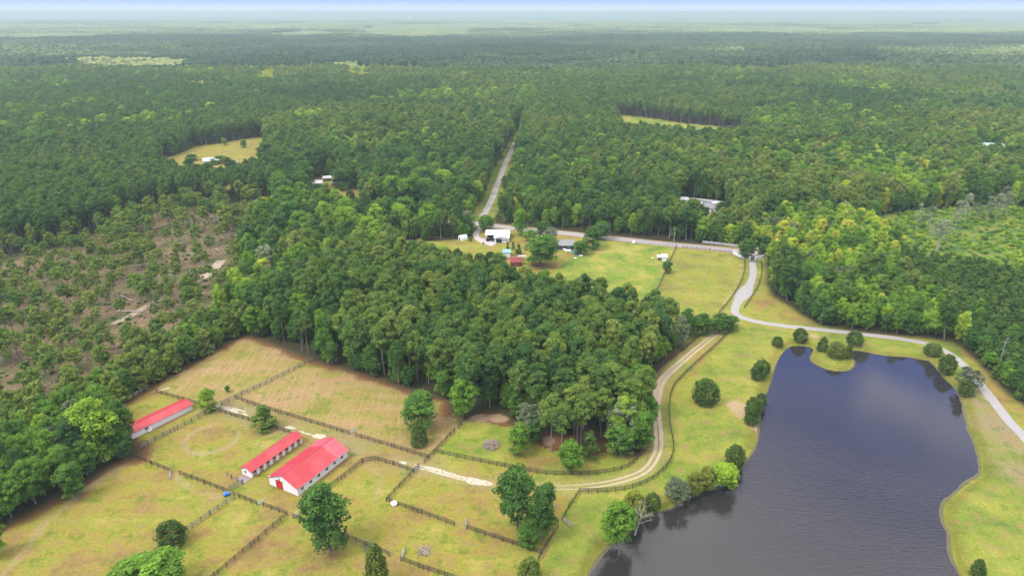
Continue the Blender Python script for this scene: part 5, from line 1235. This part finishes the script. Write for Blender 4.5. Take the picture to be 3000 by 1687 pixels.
fence('white_fence', [(1710,500),(1762,505.5),(1825,514)], 'white fence behind the pool in the woods', M['trim'], rails=(.5, 1.0, 1.4), rh_=.3, pw=.25, group='white fences')

def gate(pa, pb, label, m=None):
    a_, b_ = P(*pa), P(*pb); d = b_ - a_; L_ = float(np.hypot(*d))
    t = thing('metal_gate', label, 'gate', (a_[0], a_[1], 0), math.atan2(d[1], d[0]), 'tube gates of the paddocks')
    mb = MB()
    for z_ in (.25, .5, .75, 1.0, 1.3): mb.tube((0, 0, z_), (L_, 0, z_), .045, n=6)
    mb.build('bars', m or M['galv'], t)
    MB().tube((0, 0, .2), (0, 0, 1.35), .06, n=6).tube((L_, 0, .2), (L_, 0, 1.35), .06, n=6).tube((L_/2, 0, .2), (L_/2, 0, 1.35), .04, n=6).build('gate_frame', m or M['galv'], t)
gate((430, 1188), (427, 1207), 'open grey gate at the gap below the worn ring')
gate((647, 1271), (667, 1263), 'open gate in front of the big barn')
gate((738, 1303), (750, 1294), 'open gate beside the barn oak')
gate((1009, 1411), (1017, 1386), 'open gate at the bottom middle paddock')
gate((1174, 1331), (1170, 1311), 'open gate at the fence below the paired oaks')
gate((1415, 1309), (1440, 1328), 'open gate near the pond paddock corner')
gate((536, 1033), (556, 1022), 'closed gate by the small bright tree')
gate((1042, 1189), (1055, 1174), 'gate at the end of the gravel drive')
gate((880, 1093), (892, 1085), 'open gate in the fence above the lane')

# white gate walls
for k, (pa, pb, n_, lab) in enumerate((((1845, 639), (1873, 652), 6, 'white pillared gate wall left of the drive entrance'), ((1905, 653), (1929, 648), 5, 'white pillared gate wall right of the drive entrance'))):
    a_, b_ = P(*pa), P(*pb); d = b_ - a_; L_ = float(np.hypot(*d))
    t = thing('gate_wall', lab, 'wall', (a_[0], a_[1], 0), math.atan2(d[1], d[0]), 'white gate walls')
    MB().box(0, L_, -.12, .12, 0, 1.25).build('wall', M['trim'], t)
    for j in range(n_):
        x_ = L_ * j / (n_ - 1)
        p_ = MB().box(x_ - .28, x_ + .28, -.29, .29, 0, 1.75).build('pillar', M['trim'], t)
        MB().box(x_ - .36, x_ + .36, -.36, .36, 1.753, 1.88).build('cap', M['white'], p_)
for (u, v, lab) in ((1885, 655, 'short white pillar at the left edge of the drive'), (1900, 655, 'short white pillar at the right edge of the drive')):
    p = P(u, v); t = thing('gate_pillar', lab, 'pillar', (p[0], p[1], 0), 0, 'drive gate pillars')
    MB().box(-.4, .4, -.4, .4, 0, 1.9).build('shaft', M['trim'], t); MB().box(-.5, .5, -.5, .5, 1.9, 2.05).build('cap', M['white'], t)
for (u, v, tn, lab) in ((1878, 656, .88, 'golden shrub bed beside the left gate pillar'), (1908, 657, .80, 'golden shrub bed beside the right gate pillar')):
    p = P(u, v); plant('bush', 'garden_shrub', p[0], p[1], .9, .6, 0, tn, 1, lab, 'shrub', 'golden shrubs at the gate')

# ------------------------------------------------------------------ houses
M['shingle'] = plain('grey_shingles', (0.185, 0.18, 0.178), .9, .15, 2)
M['darkwall'] = plain('dark_blue_siding', (0.030, 0.036, 0.055), .7, .15)
M['whiteroof'] = plain('white_metal_roof', (0.66, 0.67, 0.68), .35, .05, .5)
M['maroon'] = plain('maroon_metal', (0.17, 0.012, 0.022), .5, .15)
M['tealroof'] = plain('teal_metal_roof', (0.14, 0.34, 0.38), .4, .1)
M['greenroof'] = plain('pale_green_metal_roof', (0.22, 0.33, 0.29), .4, .1)
M['blueroof'] = plain('blue_metal_roof', (0.05, 0.20, 0.28), .4, .1)
M['greyroof'] = plain('dull_metal_roof', (0.34, 0.34, 0.35), .5, .15, .6)
M['brick'] = plain('red_brown_roof', (0.33, 0.16, 0.12), .9, .2)
def house(name, u, v, rz, L, D, h, rh, wallm, roofm, label, cat='house', wins=3, door=True, ov=.4, group=None):
    """(u, v) is the near corner of the front wall (y = 0); x runs along the front"""
    p = P(u, v); t = thing(name, label, cat, (p[0], p[1], 0), rz, group)
    gable_body(L, D, h, rh).build('walls', wallm, t); gable_roof(L, D, h, rh, ov, .12).build('roof', roofm, t)
    for k in range(wins): window(t, L * (k + .6) / (wins + .3), 0, .95, 1.0, 1.0, 'y-')
    if door: MB().box(L * .47 - .5, L * .47 + .5, -.05, .0, .02, 2.05).build('door', M['interior'], t)
    return t
# white house with carport
p = P(1221.5, 602.5); t = thing('white_house', 'white metal building with an open carport beside the yard drive', 'house', (p[0], p[1], 0), math.radians(-3))
MB().box(0, 13.4, 4.6, 9.5, 0, 2.6).build('walls', M['trim'], t)
gable_roof(13.4, 9.5, 2.75, 3.7, .3, .12).build('roof', M['whiteroof'], t)
for x_ in (.12, 4.4): MB().box(x_ - .1, x_ + .1, .05, .25, 0, 2.75).build('post', M['trim'], t)
MB().box(.6, 3.9, 4.50, 4.58, 0.02, 2.3).build('garage_door', M['window'], t)
MB().prism([(5.6, 0), (13.4, 0), (13.4, 2.6), (9.5, 3.6), (5.6, 2.6)], -5.6, 4.4, axis='y').build('wing', M['trim'], t)
MB().prism([(5.2, 2.62), (9.5, 3.76), (13.8, 2.62), (13.8, 2.74), (9.5, 3.88), (5.2, 2.74)], -6.0, 5.2, axis='y').build('wing_roof', M['whiteroof'], t)
MB().box(6.4, 9.8, -5.68, -5.60, .02, 2.3).build('garage_door', M['window'], t)
for x_ in (10.8, 12.2):
    f = MB().box(x_ - .4, x_ + .4, -5.66, -5.58, 1.0, 2.0).build('window', M['window'], t)
# grey house
house('grey_house', 1388, 628.5, math.radians(-2), 11.8, 8.2, 2.6, 4.5, M['darkwall'], M['shingle'], 'grey roofed house with dark walls beside the large yard oak')
p = P(1437, 626); t = thing('patio_umbrella', 'open white patio umbrella at the corner of the grey house', 'umbrella', (p[0], p[1], 0))
MB().tube((0, 0, 0), (0, 0, 2.5), .04).build('pole', M['galv'], t); MB().lathe([(1.9, 2.15), (1.85, 2.22), (.05, 2.85)], 8).build('canopy', M['plasticwhite'], t)
# maroon shed
house('maroon_shed', 1285, 671, math.radians(4), 5.4, 5.5, 2.4, 4.0, M['maroon'], M['maroon'], 'dark red metal shed at the top edge of the central wood', 'shed', 1, True)
p = P(1303.5, 656); t = thing('lean_to', 'small white open lean-to behind the dark red shed', 'lean-to', (p[0], p[1], 0))
MB().prism([(0, 2.3), (2.4, 2.0), (2.4, 2.1), (0, 2.4)], 0, 4.2, axis='x').build('roof', M['whiteroof'], t)
for x_ in (.1, 4.1):
    for y_2 in (.1, 2.3): MB().box(x_ - .06, x_ + .06, y_2 - .06, y_2 + .06, 0, 1.99).build('post', M['trim'], t)
# teal shed
house('teal_shed', 1266, 646, math.radians(-5), 3.6, 4.6, 2.5, 3.3, M['trim'], M['tealroof'], 'small shed with a pale teal roof showing above the wood', 'shed', 0, False)
# white barrel shed left
p = P(1159.5, 606.5); t = thing('white_shed', 'white faceted garden shed on the lawn left of the yard drive', 'shed', (p[0], p[1], 0), math.radians(35))
MB().prism([(0, 0), (3.0, 0), (3.0, 1.7), (2.3, 2.6), (.7, 2.6), (0, 1.7)], 0, 4.4, axis='x').build('body', M['plasticwhite'], t)
MB().box(-.05, -.01, 1.0, 2.0, .05, 1.9).build('door', M['window'], t)
# white camper / coop in the green pasture
p = P(1656, 655.5); t = thing('livestock_shelter', 'small white shelter with an open front in the green pasture', 'shelter', (p[0], p[1], 0), math.radians(-8))
MB().box(1.9, 4.2, -.6, 3.4, 0, 2.0).build('walls', M['trim'], t)
MB().prism([(-.9, 2.1), (3.7, 2.5), (3.7, 2.6), (-.9, 2.2)], 1.7, 4.5, axis='x').build('roof', M['whiteroof'], t)
MB().prism([(.2, 1.75), (3.2, 2.0), (3.2, 2.08), (.2, 1.83)], -.7, 1.65, axis='x').build('porch_roof', M['whiteroof'], t)
for y_2 in (.4, 3.0): MB().box(-.6, -.48, y_2 - .06, y_2 + .06, 0, 1.76).build('post', M['trim'], t)
MB().box(-.4, 1.2, .9, 1.9, .15, .7).build('feed_box', M['darkfence'], t)
# hidden woodland houses
house('woodland_house', 779, 471, math.radians(6), 9, 8, 2.6, 4.0, M['trim'], M['greyroof'], 'pale metal roofed house in the left woodland gap')
house('woodland_house', 814, 457, math.radians(18), 6, 5, 2.4, 3.6, M['interior'], M['greyroof'], 'small flat roofed outbuilding behind the golden tree', 'outbuilding', 1)
house('woodland_house', 833, 470, math.radians(-4), 7, 9, 2.8, 4.6, M['brick'], M['shingle'], 'grey shingled house half hidden beside the yellow-green tree')
house('woodland_house', 842, 447, math.radians(25), 6, 6, 2.8, 4.2, M['trim'], M['greyroof'], 'pale outbuilding at the back of the left woodland gap', 'outbuilding', 1)
house('blue_house', 1275, 520, math.radians(-4), 8, 9, 3.0, 5.2, M['trim'], M['blueroof'], 'white cottage with a blue roof right of the north road')
house('pool_house', 1774, 535.5, math.radians(-4), 9, 8, 3.0, 5.4, M['trim'], M['shingle'], 'grey roofed house with a white gable in front of the pool')
house('pool_shed', 1712, 511, math.radians(-4), 5, 5, 2.4, 3.4, M['trim'], M['whiteroof'], 'small white shed at the left end of the pool yard', 'shed', 1)
p = P(1765, 513); t = thing('swimming_pool', 'raised blue pool with white surround in the woodland yard', 'pool', (p[0], p[1], 0), math.radians(-4))
MB().box(0, 14, -4, 3.0, 0, .75).build('surround', M['trim'], t); MB().box(.5, 7, -3.0, 2.6, .755, .775).build('water', plain('pool_water', (0.03, 0.13, 0.38), .1, .1), t)
house('green_roof_house', 2466, 386, math.radians(-10), 20, 14, 4.0, 8.5, M['trim'], M['greenroof'], 'pale green roofed house in the woods near the right edge')
house('far_house', 1078, 176.5, 0, 62, 30, 6, 12, M['trim'], M['whiteroof'], 'long white roofed farm building far off in the middle of the forest', 'farm building')
house('far_house', 1102, 163, 0, 14, 16, 12, 18, M['trim'], M['whiteroof'], 'small pale far building above the long white roof', 'farm building', 0)
house('far_house', 842, 211, 0, 22, 20, 10, 16, M['trim'], M['whiteroof'], 'white far house under the pale round tree', 'house')
house('far_house', 545, 224, 0, 18, 18, 10, 17, M['trim'], M['whiteroof'], 'white far house beside a red roof in the left forest', 'house')
house('far_house', 559, 223, 0, 12, 18, 10, 17, M['trim'], M['brick'], 'far house with a red roof in the left forest', 'house')
house('far_house', 82, 266, 0, 7, 12, 11, 16, M['trim'], M['whiteroof'], 'tiny white far roof at the left among dark forest', 'house')
house('field_house', 512, 415, math.radians(20), 12, 8, 3, 5, M['trim'], M['greyroof'], 'pale roofed house at the near side of the far left field')
house('field_house', 568, 430, math.radians(-10), 10, 8, 4, 7, M['trim'], M['shingle'], 'white gabled house in trees below the far left field')
for (u, v, lab) in ((1373, 300, 'white house corner showing through trees above the north road'), (1325, 299, 'pale house wall left of the other above the north road')):
    house('far_house', u, v, 0, 8, 8, 9, 13, M['trim'], M['whiteroof'], lab)

# water tower on the horizon
d_ = 9000.0; xw = (1032 - CU) / F * d_ * 0.93; t = thing('water_tower', 'tiny white water tower on the horizon', 'water tower', (xw, d_, 0))
MB().lathe([(5, 0), (3, 6), (3, 40), (8, 46), (16, 56), (16, 62), (8, 70), (1, 72)], 14).build('tank', M['plasticwhite'], t)

# ------------------------------------------------------------------ vehicles and small things
def car(u, v, rz, paint, label, length=4.6, tall=1.5, group='cars in the yards'):
    p = P(u, v); t = thing('parked_car', label, 'car', (p[0], p[1], 0), rz, group); L_ = length; W_ = 1.8
    MB().prism([(0, .35), (L_, .35), (L_, .85), (L_ * .97, .95), (L_ * .74, 1.0), (L_ * .04, .98), (0, .8)], -W_/2, W_/2, axis='y').build('body', paint, t)
    MB().prism([(L_ * .08, 1.0), (L_ * .72, 1.0), (L_ * .56, tall), (L_ * .16, tall)], -W_/2 + .1, W_/2 - .1, axis='y').build('cabin', M['window'], t)
    MB().box(L_ * .18, L_ * .54, -W_/2 + .14, W_/2 - .14, tall + .002, tall + .04).build('roof_panel', paint, t)
    for x_ in (L_ * .19, L_ * .81):
        for y_2 in (-W_/2 + .1, W_/2 - .1):
            MB().tube((x_, y_2 - .11, .34), (x_, y_2 + .11, .34), .34, n=14).build('wheel', M['darkfence'], t)
    for y_2 in (-.6, .6): MB().box(L_ - .01, L_ + .03, y_2 - .18, y_2 + .18, .66, .8).build('headlight', M['plasticwhite'], t)
black = plain('black_car_paint', (0.015, 0.015, 0.018), .25, .1); whitep = plain('white_car_paint', (.8, .8, .8), .3, .03)
car(1223, 607, math.radians(20), black, 'black car nearest the drive at the open carport')
car(1229, 602, math.radians(35), black, 'black car parked inside the open carport')
car(1240, 606, math.radians(-20), black, 'black car by the garage door of the white house')
car(1361, 597, math.radians(10), whitep, 'white van parked by the roadside behind the large yard oak', 5.2, 2.1)
car(2025, 0 + 499, 0, whitep, 'white car glimpsed at the pool yard') if False else None
# utility pole
p = P(1694.5, 613); h = height_at(1694.5, 613, 572); t = thing('utility_pole', 'wooden utility pole with a crossarm beside the road', 'utility pole', (p[0], p[1], 0))
MB().tube((0, 0, -.3), (0, 0, h), .19, .12).build('shaft', M['deadwood'], t)
MB().box(-.9, .9, -.06, .06, h - 1.0, h - .85).build('crossarm', M['deadwood'], t)
MB().tube((.38, 0, h - 4.0), (.38, 0, h - 3.2), .2).build('transformer', M['galv'], t)
# blue barrel
p = P(570.5, 1246); t = thing('feed_barrel', 'bright blue barrel lying at the fence junction near the barns', 'barrel', (p[0], p[1], .55), math.radians(35))
bl = plain('blue_plastic', (0.015, 0.16, 0.60), .35, .08); MB().tube((-.75, 0, 0), (.75, 0, 0), .55, n=16).build('drum', bl, t); MB().tube((.75, 0, 0), (.83, 0, 0), .57, n=16).tube((-.2, 0, 0), (-.1, 0, 0), .57, n=16).build('hoop', M['darkfence'], t)
# trough
p = P(992, 1268); t = thing('water_trough', 'white water trough at the fence corner', 'trough', (p[0], p[1], 0))
MB().lathe([(.8, 0), (.95, .5), (.95, .62), (.85, .62), (.8, .5)], 18).build('tub', M['plasticwhite'], t)
def junk(name, u, v, dims, m, label, cat, rz=0.0, group=None, legs=True):
    """low table or box with feet"""
    p = P(u, v); t = thing(name, label, cat, (p[0], p[1], 0), rz, group); a_, b_, c_ = dims
    MB().box(-a_/2, a_/2, -b_/2, b_/2, c_ * .35, c_).build('body', m, t)
    for sx_ in (-1, 1):
        for sy_ in (-1, 1): MB().box(sx_ * a_ * .42 - .05, sx_ * a_ * .42 + .05, sy_ * b_ * .42 - .05, sy_ * b_ * .42 + .05, 0, c_ * .35).build('leg', m, t)
junk('mounting_block', 1637, 1107, (1.2, .9, 1.0), M['plasticwhite'], 'white box standing beside the dirt track bend', 'box')
junk('feed_bin', 1594, 614, (1.4, 1.2, 1.8), M['plasticwhite'], 'upright white box at the roadside edge of the green pasture', 'box')
junk('feed_tub', 1668, 650, (1.2, 1.0, .9), M['plasticwhite'], 'white tub right of the white pasture shelter', 'tub')
junk('feed_tub', 1676, 653.5, (1.8, 1.0, .8), M['palefence'], 'grey tub nearest the dividing fence', 'tub')
junk('feed_tub', 1641, 650, (.8, .6, .4), M['plasticwhite'], 'tiny white tub left of the pasture shelter', 'tub')
junk('patio_table', 1429, 633, (3.0, 1.6, .9), M['plasticwhite'], 'white patio table in front of the grey house', 'table')
junk('patio_bench', 1420, 630, (1.6, .8, .8), M['plasticwhite'], 'white bench left of the patio table', 'bench')
junk('garden_bench', 1461, 645, (2.0, .8, .6), M['plasticwhite'], 'pale bench under the low spreading tree', 'bench')
junk('garden_bench', 1447, 651, (1.2, .8, .5), M['plasticwhite'], 'small white bench on the lawn below the pool', 'bench')
junk('white_cabinet', 1353, 600, (.8, .8, 1.8), M['plasticwhite'], 'narrow white cabinet beside the parked van', 'cabinet')
junk('trash_bin', 1215.5, 614.5, (.8, .8, 1.1), M['darkfence'], 'black bin at the edge of the concrete pad', 'bin')
p = P(1449, 636); t = thing('garden_pool', 'round blue paddling pool beside the grey house', 'pool', (p[0], p[1], 0))
MB().lathe([(2.0, 0), (2.1, .7), (1.95, .7), (1.9, .5)], 20).build('rim', plain('pool_blue', (0.02, .28, .45), .4, .1), t)
p = P(1279, 419); t = thing('road_sign', 'orange diamond road sign beside the north road', 'sign', (p[0], p[1], 0))
MB().tube((0, 0, 0), (0, 0, 2.2), .05).build('post', M['galv'], t)
MB().poly([(0, -.02, 1.5), (1.0, -.02, 2.5), (0, -.02, 3.5), (-1.0, -.02, 2.5), (0, .02, 1.5), (1.0, .02, 2.5), (0, .02, 3.5), (-1.0, .02, 2.5)], [(0,1,2,3),(7,6,5,4),(0,4,5,1),(1,5,6,2),(2,6,7,3),(3,7,4,0)]).build('panel', plain('orange_sign', (.85, .22, .02), .5, .03), t)
# brush piles
def sticks(name, u, v, R_, H_, n_, seed, label, m):
    rg = np.random.default_rng(seed); p = P(u, v); mb = MB()
    for k in range(n_):
        a_ = rg.random() * 6.283; rr_ = R_ * math.sqrt(rg.random()) * .8; z_ = H_ * (1 - (rr_ / R_) ** 2) * rg.random()
        c_ = Vector((rr_ * math.cos(a_), rr_ * math.sin(a_), z_ + .1)); d_2 = Vector((rg.normal(), rg.normal(), rg.normal() * .25)).normalized() * rg.uniform(.4, 1.4)
        mb.tube(c_ - d_2, c_ + d_2, rg.uniform(.03, .10), .03, 5, False)
    tag(mb.build(name, m, None, (p[0], p[1], 0)), label, 'brush pile')
sticks('brush_pile', 1236, 1121, 2.9, 1.3, 240, 3, 'round pile of grey cut branches on the grass inside the fence', M['brush'])
sticks('brush_pile', 1066, 1387, 2.0, .4, 60, 4, 'low scatter of pale dry twigs in the bottom paddock', M['brush'])
sticks('brush_pile', 818 + 108, 1386 - 2, 1.5, .3, 30, 6, 'faint brown twig heap right of the barn oak', M['greybark'])
# felled logs in the thinned stand
rg = np.random.default_rng(77); cnt = 0
logm = [MB().tube((-4, 0, .3), (4, 0, .3), .32, .2, 8).mesh('felled_log', M['deadwood']), MB().tube((-2.5, 0, .25), (2.5, 0, .25), .25, .16, 8).mesh('felled_log', M['deadwood'])]
spots = [(430,566),(455,572),(470,560),(500,552),(545,548),(560,552),(520,598),(470,603),(455,613),(500,620),(535,606),(480,640),(498,645),(548,630),(440,590),(410,605),(395,575),(340,660),(360,668),(300,700),(220,712),(250,740),(320,752),(185,760),(150,790),(290,770),(330,785),(400,700),(420,690),(160,770),(60,800),(85,900),(130,890),(380,640),(595,576),(575,590)]
for k, (u, v) in enumerate(spots):
    p = P(u, v); o = link('felled_log', logm[k % 2], None, (p[0], p[1], 0)); o.rotation_euler = (0, 0, rg.uniform(-.9, .9)); sc_ = rg.uniform(.7, 1.5); o.scale = (sc_, 1.1, 1.1)
    logs = globals().setdefault('LOGS', []); pd = P(493, 610); logs.append((math.hypot(p[0] - pd[0], p[1] - pd[1]), k, o))
for k, (_, _, o) in enumerate(sorted(LOGS, key=lambda t_: t_[:2])):
    tag(o, 'bleached felled log in the brush, %s log to the tall dead tree' % (ORD[k] if k < 20 else '%dth closest' % (k + 1)), 'log', 'felled logs in the thinned stand')

# ------------------------------------------------------------------ haze
hz = bpy.data.materials.new('haze'); hz.use_nodes = True; q = N(hz); q.t.nodes.clear()
pv = q.n('ShaderNodeVolumePrincipled', {'Color': (0.55, 0.68, 0.61, 1), 'Density': 1.6e-4, 'Anisotropy': 0.2})
q.n('ShaderNodeOutputMaterial', {'Volume': pv.outputs[0]})
hb = MB().box(-61500, 61500, -3500, 62000, -4.5, 128.0).build('haze', hz); hb['kind'] = 'stuff'
